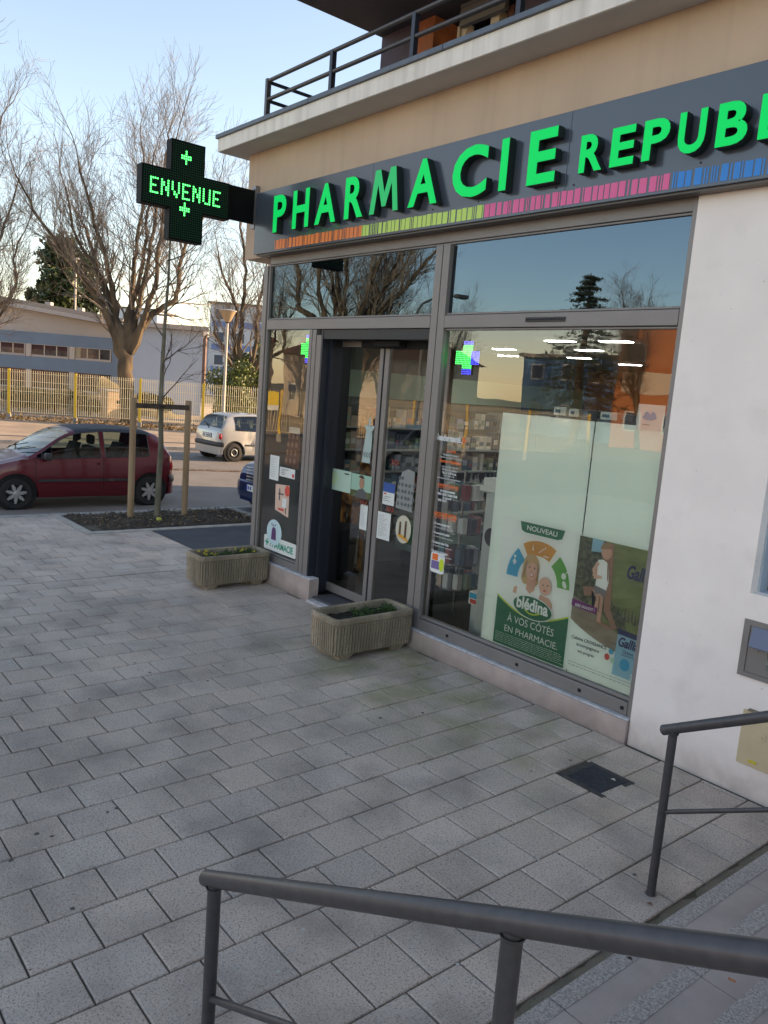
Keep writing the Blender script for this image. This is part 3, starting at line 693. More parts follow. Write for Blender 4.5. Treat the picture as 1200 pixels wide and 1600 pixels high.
gtop = [(-3.59+.75*i/20, .735-.115*sin(pi*i/20)) for i in range(21)]
part_flat('green_field', [[(-3.59,.325),(-2.84,.325)]+gtop[::-1]], 1, M_dgreen, p1)
part_flat('lime_edge', [gtop+[(x, z+.014) for x, z in gtop[::-1]]], 2, M_lime, p1)
part_flat('blue_arc', [band_poly(-3.19,.94,.205,.325,133,181)], 1, M_cyan, p1)
part_flat('orange_arc', [band_poly(-3.19,.94,.215,.335,61,122)], 1, M_oran, p1)
part_flat('green_arc', [band_poly(-3.19,.94,.205,.325,2,51)], 1, M_leafg, p1)
ic = [ell(-3.44,1.06,.022,.03,4), ell(-3.44,1.105,.012,.014,8), [(-3.27,1.19),(-3.26,1.24),(-3.25,1.19)]]
for q in range(4): ic += [ell(-3.19+q*.018,1.19+q*.014,.012,.005,8,rot=.6+(q%2)*1.2)]
ic += [ell(-3.12,1.165,.03,.006,8), ell(-2.93,1.05,.024,.026,14), ell(-2.915,.985,.02,.032,10,rot=.5), ell(-2.905,1.085,.012,.005,8,rot=1)]
part_flat('icon', ic, 2, M_white, p1)
part_flat('hair', [ell(-3.26,1.055,.085,.105), [(-3.345,1.05),(-3.185,1.05),(-3.17,.93),(-3.20,.90),(-3.33,.90),(-3.355,.94)]], 2, M_blond, p1)
part_flat('shoulders', [[(-3.43,.80),(-3.42,.86),(-3.37,.885),(-3.30,.90),(-3.2,.90),(-3.13,.86),(-3.10,.76),(-3.42,.76)]], 3, M_white, p1)
part_flat('neck_skin', [[(-3.29,.86),(-3.28,.98),(-3.20,.98),(-3.20,.87),(-3.245,.83)], [(-3.425,.80),(-3.415,.85),(-3.38,.865),(-3.385,.80)]], 4, M_skin, p1)
part_flat('face', [ell(-3.245,1.03,.060,.088,rot=-.05)], 5, M_skin2, p1)
part_flat('hair_parting', [[(-3.305,1.02),(-3.30,1.09),(-3.24,1.135),(-3.255,1.09),(-3.30,1.055)],[(-3.24,1.135),(-3.19,1.09),(-3.183,1.03),(-3.195,1.075),(-3.25,1.10)]], 6, M_blond, p1)
part_flat('eyes', [ell(-3.27,1.045,.009,.006,10), ell(-3.218,1.047,.009,.006,10)], 6, M_eye, p1)
part_flat('smile', [[(-3.272,.995),(-3.214,.998),(-3.228,.976),(-3.256,.975)]], 6, M_lip, p1)
part_flat('teeth', [[(-3.266,.993),(-3.22,.995),(-3.23,.984),(-3.255,.983)]], 7, M_white, p1)
part_flat('brows_and_nose', [[(-3.283,1.058),(-3.258,1.062),(-3.258,1.058),(-3.283,1.054)],[(-3.232,1.062),(-3.207,1.06),(-3.207,1.056),(-3.232,1.058)],[(-3.25,1.03),(-3.238,1.012),(-3.252,1.010)]], 7, M_skin3, p1)
part_flat('cheek_shading', [[(-3.20,1.06),(-3.187,1.02),(-3.20,.97),(-3.225,.945),(-3.208,.985),(-3.203,1.02)],[(-3.285,.90),(-3.27,.955),(-3.21,.95),(-3.205,.90),(-3.24,.93)]], 6, M_skin, p1)
part_flat('hair_strands', [[(-3.335,.95),(-3.32,1.06),(-3.29,1.12),(-3.308,1.06),(-3.322,.95)],[(-3.18,.95),(-3.176,1.04),(-3.20,1.10),(-3.187,1.04),(-3.19,.95)]], 7, mat('print_dark_blond', (.40,.26,.11), .5), p1)
part_flat('baby_body', [[(-3.15,.76),(-3.14,.85),(-3.05,.84),(-3.01,.80),(-3.01,.76)]], 4, M_skin, p1)
part_flat('baby_head', [ell(-3.095,.93,.062,.074,rot=.15)], 6, M_skin2, p1)
part_flat('baby_face', [ell(-3.115,.935,.007,.006,8), ell(-3.07,.94,.007,.006,8)], 7, M_eye, p1)
part_flat('baby_mouth', [[(-3.112,.895),(-3.078,.900),(-3.088,.885),(-3.103,.883)]], 7, M_lip, p1)
part_flat('logo_rim', [ell(-3.2,.72,.208,.098,30,rot=-.03)], 6, M_white, p1)
part_flat('logo_ground', [ell(-3.2,.72,.200,.090,30,rot=-.03)], 7, M_dgreen, p1)
mb = MB(); put_text(mb, 'blédina', -3.365, .690, LAY(8), w=.33, h=.105, bold=.035); mb.build('logo_lettering', M_white, p1, fixn=False)
part_flat('logo_smile', [band_poly(-3.2,.80,.125,.137,236,312)], 8, M_lime, p1)
part_flat('banner', [[(-3.42,1.405),(-2.965,1.405),(-2.985,1.335),(-3.03,1.32),(-3.36,1.32),(-3.40,1.335)]], 1, M_dgreen, p1)
mb = MB(); put_text(mb, 'NOUVEAU', -3.345, 1.343, LAY(2), w=.31, h=.042, bold=.02)
put_text(mb, 'À VOS CÔTÉS', -3.455, .545, LAY(2), w=.49, h=.078); put_text(mb, 'EN PHARMACIE.', -3.475, .452, LAY(2), w=.56, h=.055)
rr = random.Random(4)
for q in range(6):
    x = -3.57; z = .425-q*.015
    while x < -2.88: w = rr.uniform(.01,.05); flat(mb, [(x,z),(x+w,z),(x+w,z+.003),(x,z+.003)], LAY(2)); x += w+.007
mb.build('lettering', M_white, p1, fixn=False)
# poster 2
p2 = thing('poster', 'baby milk poster with a toddler walking on a path and a pale blue tin', 'poster', (-2.5,.078,.31))
part_flat('sheet', [[(-2.825,.33),(-2.192,.33),(-2.192,1.405),(-2.825,1.405)]], 0, M_film, p2)
cur = [(-2.82+.63*i/12, .745-.16*sin(pi/2*i/12)**.8 if i else .745) for i in range(13)]
part_flat('meadow', [cur+[(-2.192,1.40),(-2.82,1.40)]], 1, M_field, p2)
part_flat('shrubs', [[(-2.82,.9),(-2.70,.88),(-2.62,.98),(-2.56,.86),(-2.47,.80),(-2.30,.70),(-2.35,.86),(-2.50,.98),(-2.53,1.2),(-2.58,1.4),(-2.82,1.4)]], 2, M_bush, p2)
part_flat('stone_path', [cur+[(-2.192,.66),(-2.4,.74),(-2.55,.80),(-2.66,.88),(-2.82,.93)]], 3, M_stone, p2)
part_flat('adult_figure', [[(-2.60,1.39),(-2.51,1.39),(-2.49,1.1),(-2.475,.9),(-2.40,.775),(-2.44,.765),(-2.53,.88),(-2.555,1.1)], [(-2.74,1.02),(-2.62,1.04),(-2.60,.98),(-2.72,.95)]], 4, M_skin3, p2)
part_flat('adult_shorts', [[(-2.70,1.40),(-2.70,1.30),(-2.61,1.31),(-2.60,1.40)]], 5, M_pale, p2)
part_flat('toddler_skin', [ell(-2.565,1.32,.047,.055), [(-2.66,1.18),(-2.665,1.12),(-2.60,1.10),(-2.57,1.13),(-2.60,1.14),(-2.63,1.22)], [(-2.62,1.0),(-2.55,1.0),(-2.545,.88),(-2.55,.80),(-2.53,.775),(-2.58,.78),(-2.585,.88)], [(-2.66,1.02),(-2.60,1.0),(-2.62,.90),(-2.655,.86),(-2.63,.83),(-2.60,.86),(-2.585,.93)]], 5, M_skin, p2)
part_flat('toddler_hair', [ell(-2.572,1.345,.046,.036,16,.2,pi+.5)], 6, mat('print_dark_blond', (.40,.26,.11), .5), p2)
part_flat('toddler_arm', [[(-2.635,1.24),(-2.67,1.17),(-2.645,1.10),(-2.575,1.115),(-2.58,1.135),(-2.635,1.135),(-2.645,1.17),(-2.61,1.22)]], 8, M_skin2, p2)
part_flat('shadow_shapes', [[(-2.60,.78),(-2.45,.755),(-2.40,.765),(-2.52,.79)],[(-2.545,1.25),(-2.53,1.23),(-2.518,1.10),(-2.53,1.12)],[(-2.585,.98),(-2.57,.98),(-2.567,.86),(-2.577,.86)]], 9, M_skin3, p2)
part_flat('grass_tufts', [[(-2.45+.03*q,.84+.012*(q%3)),(-2.44+.03*q,.93+.02*(q%2)),(-2.425+.03*q,.84)] for q in range(8)], 4, M_bush, p2)
part_flat('toddler_vest', [[(-2.63,1.25),(-2.585,1.26),(-2.53,1.235),(-2.515,1.10),(-2.53,1.03),(-2.63,1.05),(-2.625,1.14)]], 6, M_white, p2)
part_flat('toddler_shorts', [[(-2.635,1.055),(-2.525,1.035),(-2.54,.975),(-2.58,1.0),(-2.63,.985)]], 7, C_('print_grey', (.25,.24,.23)), p2)
part_flat('purple_strip', [[(-2.82,.905),(-2.585,.885),(-2.59,.835),(-2.82,.85)]], 8, M_purp, p2)
mb = MB(); put_text(mb, 'BÉBÉ GRANDIT ?', -2.785, .852, LAY(9), w=.18, h=.028, bold=.02); mb.build('strip_lettering', M_white, p2, fixn=False)
mb = MB(); put_text(mb, 'Gallia', -2.375, 1.165, LAY(4), w=.20, h=.105, bold=.03, shear=.25)
put_text(mb, 'Gallia', -2.372, .655, LAY(6), w=.165, h=.075, bold=.03, shear=.25); put_text(mb, 'Calisma', -2.325, .615, LAY(6), w=.085, h=.022); put_text(mb, 'CROISSANCE', -2.34, .595, LAY(6), w=.11, h=.011)
mb.build('brand_lettering', M_blu, p2, fixn=False)
part_flat('tin', [[(-2.40,.43),(-2.205,.43),(-2.195,.76),(-2.385,.77)]], 4, M_pale, p2)
part_flat('tin_lid', [[(-2.388,.745),(-2.195,.735),(-2.195,.775),(-2.388,.785)]], 5, M_blu, p2)
part_flat('tin_badge', [ell(-2.30,.53,.042,.046,20)], 5, M_cyan, p2)
part_flat('bubble_blue', [ell(-2.425,.595,.021,.022,16)], 5, M_cyan, p2); part_flat('bubble_red', [ell(-2.455,.545,.022,.025,16)], 5, M_red, p2); part_flat('bubble_green', [ell(-2.405,.53,.018,.02,16)], 5, mat('print_pale_green', (.45,.66,.50), .5), p2)
mb = MB(); put_text(mb, '3', -2.245, .435, LAY(6), h=.045, bold=.02); mb.build('tin_number', M_white, p2, fixn=False)
mb = MB(); put_text(mb, 'Calisma CROISSANCE', -2.79, .592, LAY(2), w=.32, h=.026, bold=.01); put_text(mb, 'accompagnons', -2.74, .540, LAY(2), w=.21, h=.026, bold=.01); put_text(mb, 'ses progrès', -2.72, .492, LAY(2), w=.15, h=.028, bold=.01)
for q in range(2):
    x = -2.80; z = .405-q*.022
    while x < -2.22: w = rr.uniform(.01,.04); flat(mb, [(x,z),(x+w,z),(x+w,z+.003),(x,z+.003)], LAY(2)); x += w+.006
mb.build('small_print', M_txt, p2, fixn=False)
# lettering on the display pane
Y_ = .0565
wl = thing('window_lettering', 'white and orange opening hours lettering on the left of the display pane', 'lettering', (-4.29,Y_,.95))
M_wt = mat('vinyl_white', (.78,.78,.76), .5); M_or = mat('vinyl_orange', (.85,.17,.03), .5)
mw, mo_ = MB(), MB()
put_text(mw, 'leadersanté.', -4.475, 1.965, Y_, w=.31, h=.062, bold=.03); put_text(mo_, 'fr', -4.16, 1.968, Y_, w=.06, h=.055, bold=.03)
LN = [(mo_,'S. LAYAN',1.868,.12,.026,.03),(mw,'Titulaire en Pharmacie',1.838,.20,.017,.01),(mw,"Diplômée de l'Université de Grenoble",1.812,.26,.017,.01),(mo_,'Pharmacie République',1.765,.27,.036,.03),
      (mw,'1, place du Docteur Calot Sud',1.728,.21,.018,.01),(mw,'92500 Rueil sur Marne',1.703,.19,.018,.01),(mw,'Tél. 01 43 09 66 66',1.672,.18,.022,.03),(mw,'Fax 01 43 09 16 68',1.650,.14,.015,.01),(mw,'pharmacierepublique@leadersante.fr',1.622,.30,.018,.01),
      (mo_,"HORAIRES D'OUVERTURE",1.555,.27,.026,.03),(mw,'du lundi au vendredi',1.508,.19,.022,.03),(mw,'9h00-12h30 / 14h30-19h30',1.475,.255,.023,.03),(mw,'le samedi',1.447,.11,.020,.03),(mo_,'NOS SERVICES',1.275,.29,.045,.03)]
for b_, tx_, z, w, h, bo in LN:
    mt = MB(); put_text(mt, tx_, -4.285, z, Y_, w=w, h=h, bold=bo, center=True); mt.build('lettering_line', M_wt if b_ is mw else M_or, wl, fixn=False)
mt = MB(); put_text(mt, '9h00-12h30 /', -4.40, 1.418, Y_, w=.12, h=.022, bold=.03); mt.build('lettering_line', M_wt, wl, fixn=False)
for a, b, z in ((-4.42,-4.15,1.542),(-4.43,-4.14,1.262)): flat(mo_, [(a,z),(b,z),(b,z+.004),(a,z+.004)], Y_)
for q, (t1, t2) in enumerate((('• Un accompagnement','tout au long de votre parcours de soin'),('• Un personnel qualifié','à votre disposition'),("• L'avance des frais",'en parapharmacie et ordonnance'),('• Un service de livraison','à domicile sur simple demande'))):
    z = 1.195-q*.085; mt = MB(); put_text(mt, t1, -4.43, z, Y_, w=.22, h=.026, bold=.03); put_text(mt, t2, -4.41, z-.028, Y_, w=.25, h=.015, bold=.01); mt.build('lettering_line', M_wt, wl, fixn=False)
mw.build('white_lettering', M_wt, wl, fixn=False); mo_.build('orange_lettering', M_or, wl, fixn=False)
def sticker(name, label, cat, poly, y, m, extra=(), group=None):
    cx = sum(p[0] for p in poly)/len(poly); cz = min(p[1] for p in poly)
    t = thing(name, label, cat, (cx, y, cz), group)
    part_flat('sheet', [poly], 0, m, t, y)
    for i, (n_, pl, mm) in enumerate(extra): part_flat(n_, pl, 0, mm, t, y-.0014*(i+1))
    return t
def rect(a, b, c, d, r=0):
    if not r: return [(a,c),(b,c),(b,d),(a,d)]
    o = []
    for x, z, s in ((b-r,d-r,0),(a+r,d-r,90),(a+r,c+r,180),(b-r,c+r,270)): o += [(x+r*cos(R(s+i*22.5)), z+r*sin(R(s+i*22.5))) for i in range(5)]
    return o
def lines(x0, x1, z1, z0, dz, h, rng, frac=.9):
    o = []; z = z1
    while z > z0:
        w = (x1-x0)*rng.uniform(.5, 1)*frac; o.append(rect(x0, x0+w, z-h, z)); z -= dz
    return o
rl = random.Random(8)
M_paper = mat('paper', (.72,.72,.68), .7); M_grey = mat('print_light_grey', (.35,.35,.35), .7)
sticker('sticker', 'rounded white, purple and lime sticker below the opening hours', 'sticker', rect(-4.425,-4.24,.755,.945,.03), Y_, M_wt, [('orange_patch',[rect(-4.405,-4.33,.87,.93)],M_or),('purple_patch',[rect(-4.41,-4.30,.79,.865)],mat('print_violet',(.19,.14,.33),.6)),('lime_patch',[ell(-4.275,.84,.032,.06,14)],M_lime)])
sticker('sticker', 'square white notice with a blue symbol at the top right of the display pane', 'sticker', rect(-2.45,-2.235,2.245,2.425), Y_+.01, M_paper, [('blue_symbol',[ell(-2.35,2.335,.055,.022,18),ell(-2.375,2.345,.022,.03,14),ell(-2.325,2.345,.022,.03,14)],M_cyan),('text_lines',lines(-2.40,-2.29,2.285,2.27,.02,.004,rl),M_txt)])
Ys = .0565
sticker('paper_notice', 'white paper notice highest on the narrow side pane', 'notice', rect(-7.32,-7.12,1.22,1.51), Ys, M_paper, [('text_lines',lines(-7.30,-7.15,1.48,1.25,.02,.004,rl),M_grey)])
sticker('paper_notice', 'wide white notice with a red mark on the narrow side pane', 'notice', rect(-7.10,-6.775,1.285,1.395), Ys, M_paper, [('red_mark',[ell(-6.81,1.32,.022,.024,12)],M_red),('text_lines',lines(-7.07,-6.88,1.375,1.31,.02,.006,rl),M_txt)])
sticker('magazine_poster', 'pink and red magazine poster low on the narrow side pane', 'poster', [(-7.155,.875),(-6.86,.825),(-6.87,1.20),(-7.17,1.18)], Ys, mat('print_peach',(.66,.46,.36),.6), [('red_flower',[ell(-6.91,1.13,.055,.065,14)],M_red),('black_marks',[rect(-7.08,-7.06,1.0,1.14),rect(-6.93,-6.915,.86,1.0),rect(-7.1,-6.98,1.07,1.085)],M_txt),('white_box',[rect(-7.0,-6.91,.93,1.04)],M_paper),('red_writing',[rect(-7.08,-6.96,.885,.91)],M_red)])
sg = sticker('shop_notice', 'white notice with green lettering at the foot of the side pane', 'notice', rect(-7.36,-6.66,.375,.545,.02), Ys, M_paper)
mb = MB(); put_text(mb, 'PHARMACIE', -7.22, .415, Ys-.002, w=.50, h=.082, bold=.03); put_text(mb, '+', -7.33, .42, Ys-.002, w=.08, h=.08, bold=.05); mb.build('green_lettering', mat('print_mid_green',(.03,.32,.20),.6), sg, fixn=False)
sticker('oval_sticker', 'pale blue oval sticker with a purple gift bag on the side pane', 'sticker', ell(-7.14,.60,.165,.155,30), Ys-.004, mat('print_ice',(.52,.66,.68),.6), [('purple_bag',[[(-7.20,.51),(-7.09,.51),(-7.10,.63),(-7.12,.66),(-7.17,.66),(-7.19,.63)]],mat('print_aubergine',(.10,.03,.13),.6)),('ribbons',[rect(-7.165,-7.155,.66,.70),ell(-7.12,.69,.02,.008,8,rot=.7),ell(-7.19,.69,.02,.008,8,rot=2.2)],mat('print_aubergine',(.1,.03,.13),.6))])
sticker('display_card', 'brown tapered display card with white heading behind the side pane', 'display card', [(-7.06,1.42),(-6.75,1.40),(-6.77,1.81),(-7.0,1.81)], .09, mat('print_brown',(.22,.10,.055),.6), [('heading',[[(-7.0,1.80),(-6.77,1.80),(-6.77,1.87),(-6.99,1.87)]],M_paper),('photo_squares',[ell(-7.02+.085*i+.012*j,1.48+.095*j,.028,.034,6) for i in range(3) for j in range(4)],mat('print_salmon',(.45,.26,.18),.6))])
Yd = .272
sticker('door_notice', 'pale mint advertisement sheet on the left door leaf', 'notice', rect(-6.385,-6.0,1.235,1.47), Yd, mat('print_mint',(.46,.60,.48),.6), [('text_lines',lines(-6.35,-6.2,1.43,1.28,.03,.006,rl),M_lime),('mark',[rect(-6.12,-6.04,1.43,1.445)],M_txt)])
sticker('door_photo', 'photo of a short-haired person before a pale green sky, on the left door', 'photo', rect(-5.995,-5.645,1.215,1.465), Yd, mat('print_sky',(.34,.52,.40),.6), [('tree_line',[rect(-5.995,-5.645,1.215,1.29)],M_bush),('torso',[[(-5.93,1.215),(-5.70,1.215),(-5.73,1.29),(-5.79,1.325),(-5.86,1.30)]],mat('print_jacket',(.10,.10,.10),.6)),('face',[ell(-5.805,1.375,.042,.06,18)],M_skin3),('hair',[ell(-5.815,1.425,.045,.035,16,0,pi)],M_eye)])
sticker('door_notice', 'white printed page on the left door leaf beside the meeting stile', 'notice', rect(-5.80,-5.675,.885,1.155), Yd, M_paper, [('text_lines',lines(-5.785,-5.70,1.13,.92,.018,.004,rl),M_grey)])
Ye = .272
sticker('door_notice', 'white printed page on the right door leaf below the blue notice', 'notice', rect(-5.50,-5.29,.845,1.13), Ye, M_paper, [('text_lines',lines(-5.48,-5.32,1.10,.88,.018,.004,rl),M_grey)])
sticker('door_notice', 'blue and white notice on the right door leaf', 'notice', rect(-5.445,-5.26,1.215,1.44), Ye, M_paper, [('blue_heading',[rect(-5.445,-5.26,1.345,1.44)],mat('print_royal',(.03,.09,.32),.6)),('red_word',[rect(-5.43,-5.39,1.32,1.335)],M_red),('text_lines',lines(-5.43,-5.29,1.30,1.24,.02,.004,rl),M_txt)])
sticker('oval_sticker', 'cream oval sticker with two small standing figures on the right door', 'sticker', ell(-5.085,1.01,.118,.142,28), Ye, mat('print_cream',(.60,.55,.42),.6), [('ground_band',[[(-5.17,.93),(-5.0,.89),(-5.02,.935),(-5.15,.965)]],M_oran),('figures',[rect(-5.15,-5.12,.95,1.05),ell(-5.135,1.065,.014,.018,10),rect(-5.065,-5.035,.93,1.07),ell(-5.05,1.085,.014,.018,10)],mat('print_umber',(.10,.06,.03),.6))])
sticker('door_decal', 'greyish illustrated decal of doodles on the right door leaf', 'decal', [(-5.23,1.21),(-4.98,1.20),(-4.98,1.60),(-5.08,1.62),(-5.17,1.58),(-5.22,1.45)], Ye, mat('print_fog',(.27,.28,.26),.6), [('doodles',[ell(-5.2+.055*(i%5)+rl.uniform(-.01,.01),1.26+.065*(i//5),.018,.022,7,rot=i) for i in range(22)],mat('print_slate',(.10,.11,.12),.6))])
sticker('door_decal', 'white giraffe head silhouette on the left door leaf', 'decal', [(-5.84,1.60),(-5.70,1.60),(-5.69,1.85),(-5.705,1.93),(-5.66,1.99),(-5.70,2.0),(-5.73,1.975),(-5.735,2.07),(-5.765,2.07),(-5.765,1.975),(-5.80,2.0),(-5.83,1.985),(-5.795,1.93),(-5.81,1.85)], Yd, mat('print_frost',(.42,.50,.46),.6))
for x0, z0, sgn in ((-5.82,1.685,1),(-5.36,1.66,-1),(-5.82,1.17,1),(-5.38,1.175,-1)):
    pl = []
    for q in range(3):
        x = x0+q*.042
        pl.append([(x+.03*(sgn<0),z0) if 0 else (x+(.0 if sgn>0 else .03),z0),(x+(.03 if sgn>0 else .0),z0+.028),(x+(.045 if sgn>0 else .015),z0+.028),(x+(.015 if sgn>0 else .045),z0),(x+(.045 if sgn>0 else .015),z0-.028),(x+(.03 if sgn>0 else .0),z0-.028)])
    mb = MB()
    for q in pl: flat(mb, q, Yd)
    o = mb.build('arrow_sticker', mat('arrow_red', (.40,.06,.03), .6), base=(x0+.06,Yd,z0)); tag(o, ('upper' if z0 > 1.4 else 'lower')+' red chevron sticker on the '+('left' if sgn > 0 else 'right')+' sliding door leaf', 'sticker', 'chevron stickers on the doors')

# ------------------------------------------------------------------ inside the shop
I_ = B
M_iw = mat('interior_wall', (.22,.24,.22), .8); M_tile = mat('dark_tile', (.045,.048,.05), .28, var=.15, scale=5)
mb = MB(); mb.box((-7.73,.33,-.02), (2,8.9,.05)); mb.build('shop_floor', M_tile, I_)
mb = MB(); mb.box((-7.735,.322,.051), (-7.70,8.9,3.0)); mb.box((-7.69,8.8,.051), (2,8.9,3.0)); mb.box((1.9,.33,.051), (2,8.79,3.0)); mb.build('shop_wall', M_iw, I_)
mb = MB(); mb.box((-7.60,.31,3.0), (1.9,8.79,3.06)); mb.build('shop_ceiling', mat('ceiling_tile', (.22,.23,.22), .8), I_)
mb = MB(); mb.box((-7.7,6.5,.06),(-4.9,6.6,2.95)); mb.box((-4.9,5.6,.06), (-.5,5.68,2.95)); mb.build('shop_partition', mat('orange_wall', (.34,.13,.05), .7), I_)
M_matr = mat('ribbed_mat', (.05,.052,.055), .7); mb = MB()
for i in range(60): mb.box((-6.2,.40+i*.03,.051), (-4.1,.415+i*.03,.062))
tag(mb.build('entrance_mat', M_matr, base=(-5.1,.9,.051)), 'dark ribbed entrance mat on the floor inside the sliding doors', 'mat')
M_fix = mat('lamp_glow', (1,1,.95), .5, emit=(1.0,.96,.86), es=15)
for x, y in ((-5.87,2.35),(-6.84,3.5),(-4.16,1.25),(-4.59,2.3),(-5.68,3.57),(-3.53,1.25),(-5.67,4.69),(-2.2,2.3)):
    t = thing('ceiling_light', 'white ceiling light panel glowing inside the pharmacy', 'ceiling light', (x,y,2.99), 'ceiling lights inside the pharmacy')
    mb = MB(); mb.box((x-.17,y-.17,2.965), (x+.17,y+.17,2.995)); mb.build('housing', mat('lamp_white', (.7,.7,.7), .5), t)
    mb = MB(); mb.box((x-.15,y-.05,2.960), (x+.15,y+.05,2.9645)); mb.build('diffuser', M_fix, t)
M_shelf = mat('shelf_white', (.48,.52,.49), .5); M_pack = mat('packaging', (1,1,1), .45, tone='tone')
PCOL = [(.75,.78,.75),(.60,.64,.62),(.10,.16,.22),(.30,.42,.34),(.50,.40,.30),(.07,.08,.10),(.35,.12,.12),(.10,.22,.30),(.62,.62,.58),(.24,.30,.20),(.45,.50,.62),(.16,.2,.2)]
ri = random.Random(31)
def shelf_unit(label, x0, x1, y0, y1, levels, axis, base_h, top, bottles=()):
    """axis 'x': shelf front faces +X; axis 'y': front faces -Y"""
    t = thing('shelf_unit', label, 'shelf', ((x0+x1)/2,(y0+y1)/2,.05), 'stocked shelves in the pharmacy')
    mb = MB(); mb.box((x0,y0,.051), (x1,y1,base_h)); mb.build('base', M_shelf, t)
    mb = MB()
    if axis == 'x': mb.box((x0,y0,base_h+.001), (x0+.02,y1,top))
    else: mb.box((x0,y1-.02,base_h+.001), (x1,y1,top))
    mb.build('back_panel', mat('shelf_back', (.13,.15,.15), .6), t)
    if axis == 'x':
        n = int((y1-y0)/.95)
        for i in range(n+1): y = y0+(y1-y0)*i/n; mb = MB(); mb.box((x0+.021,y-.01,base_h+.001), (x1,y+.01,top)); mb.build('upright', M_shelf, t)
    zs = [base_h+(top-base_h)*i/levels for i in range(levels)]
    for li, z in enumerate(zs):
        mb = MB(); e = .012
        if axis == 'x': mb.box((x0+.022,y0+e,z+.002), (x1+.015,y1-e,z+.022))
        else: mb.box((x0+e,y0-.015,z+.002), (x1-e,y1-.022,z+.022))
        mb.build('shelf_board', M_shelf, t)
        mb = MB(); s = (y0 if axis == 'x' else x0)+.04; end = (y1 if axis == 'x' else x1)-.08; hmax = (top-base_h)/levels-.05
        c = ri.choice(PCOL)
        while s < end:
            w = ri.uniform(.05,.13); h = min(hmax, ri.uniform(.10,.26))
            if ri.random() < .45: c = ri.choice(PCOL)
            if ri.random() < .1: s += .05; continue
            k = 1+ri.uniform(-.15,.15); cc = tuple(q*k for q in c)
            if axis == 'x': a, b = (x1-.16,s,z+.023), (x1-.01-ri.uniform(0,.03),s+w*.92,z+.023+h)
            else: a, b = (s,y0+.01+ri.uniform(0,.03),z+.023), (s+w*.92,y0+.15,z+.023+h)
            if li in bottles:
                cx, cy2 = (a[0]+b[0])/2, (a[1]+b[1])/2; r_ = .028; w = .07
                mb.lathe([(r_,0),(r_,h*.62),(r_*.4,h*.72),(r_*.4,h*.95),(r_*.55,h*.95),(r_*.55,h)], (cx,cy2,z+.023), n=10, col=cc)
            else:
                mb.box(a, b, cc)
                if axis == 'x': mb.box((b[0],a[1]+.01,a[2]+h*.3), (b[0]+.001,b[1]-.01,a[2]+h*.6), ri.choice(PCOL))
            s += w
        o = mb.build('stock', M_pack, t); o['kind'] = 'stuff'
shelf_unit('long wall of stocked shelves on the left side of the shop', -7.69,-7.35,.75,6.3,6,'x',.40,2.15)
shelf_unit('stocked shelves standing at the back of the shop', -7.2,-4.95,6.1,6.45,6,'y',.4,2.1)
shelf_unit('gondola of bottles and boxes seen past the window lettering', -6.55,-6.25,2.0,4.2,6,'x',.35,1.95,(2,3))
shelf_unit('low shelf of cosmetics behind the mint window film', -3.7,-2.3,.45,.75,6,'y',.4,2.28)
shelf_unit('shelves against the orange partition wall', -4.8,-1.0,5.2,5.55,5,'y',.6,1.9)
mb = MB(); mb.box((-7.69,.8,2.25), (-7.66,6.4,2.6)); mb.build('header_band', mat('header_mint', (.45,.58,.45), .6), I_)
# boxes along the top of the window shelf
for i, (x, w, h, c) in enumerate(((-3.52,.13,.07,'white_carton'),(-3.36,.10,.06,'white_carton'),(-3.23,.15,.065,'dark_carton'),(-3.05,.16,.06,'white_carton'),(-2.87,.12,.055,'dark_carton'),(-2.72,.16,.075,'white_carton'),(-2.54,.09,.06,'dark_carton'))):
    t = thing('carton', ('white' if 'white' in c else 'dark')+' product carton lying on top of the window shelf', 'carton', (x+w/2,.5,2.28), ('white' if 'white' in c else 'dark')+' cartons on the window shelf')
    mb = MB(); mb.box((x,.47,2.282), (x+w,.60,2.282+h), bev=.004); mb.build('box', mat(c, (.60,.64,.60) if 'white' in c else (.04,.05,.06), .5), t)
    mb = MB(); mb.box((x+.02,.467,2.30), (x+w*.55,.4695,2.282+h*.7)); mb.build('print_panel', mat('carton_print', (.06,.14,.20), .5), t)
t = thing('display_cabinet', 'pale upright cabinet with a round dark opening beside the mint film', 'cabinet', (-3.93,.4,.05))
mb = MB(); mb.box((-4.02,.28,.051), (-3.78,.62,1.55), bev=.01); mb.build('body', M_shelf, t)
mb = MB(); mb.lathe([(.085,0),(.085,.006)], (-3.90,.272,1.16), 'y', 20); mb.build('opening', M_black, t)
mb = MB(); mb.box((-4.12,.3,1.552), (-3.80,.6,1.60)); mb.box((-4.1,.32,1.601), (-3.82,.58,1.67)); mb.build('leaflets', M_paper, t)
t = thing('promo_cube', 'small red and blue promotional box on the floor by the window', 'box', (-4.20,.55,.05))
mb = MB(); mb.box((-4.27,.45,.44), (-4.14,.6,.56)); mb.build('body', M_paper, t); mb = MB(); mb.box((-4.26,.447,.50), (-4.16,.4495,.55)); mb.build('blue_panel', M_cyan, t); mb = MB(); mb.box((-4.25,.447,.45), (-4.17,.4495,.49)); mb.build('red_panel', M_red, t)
mb = MB(); mb.box((-4.25,.47,.051), (-4.16,.58,.439)); mb.build('pedestal', M_shelf, t)
t = thing('counter', 'low pale counter piled with goods inside the sliding doors', 'counter', (-6.3,1.9,.05))
mb = MB(); mb.box((-6.9,1.75,.35), (-5.75,2.15,.78), bev=.02); mb.build('body', mat('counter_mint', (.22,.32,.28), .4), t)
mb = MB(); mb.box((-6.95,1.72,.782), (-5.7,2.2,.86), bev=.01); mb.build('top', mat('counter_top', (.25,.25,.22), .5), t)
mb = MB(); mb.box((-6.65,1.735,.45), (-6.1,1.748,.68)); mb.build('green_panel', M_dgreen, t)
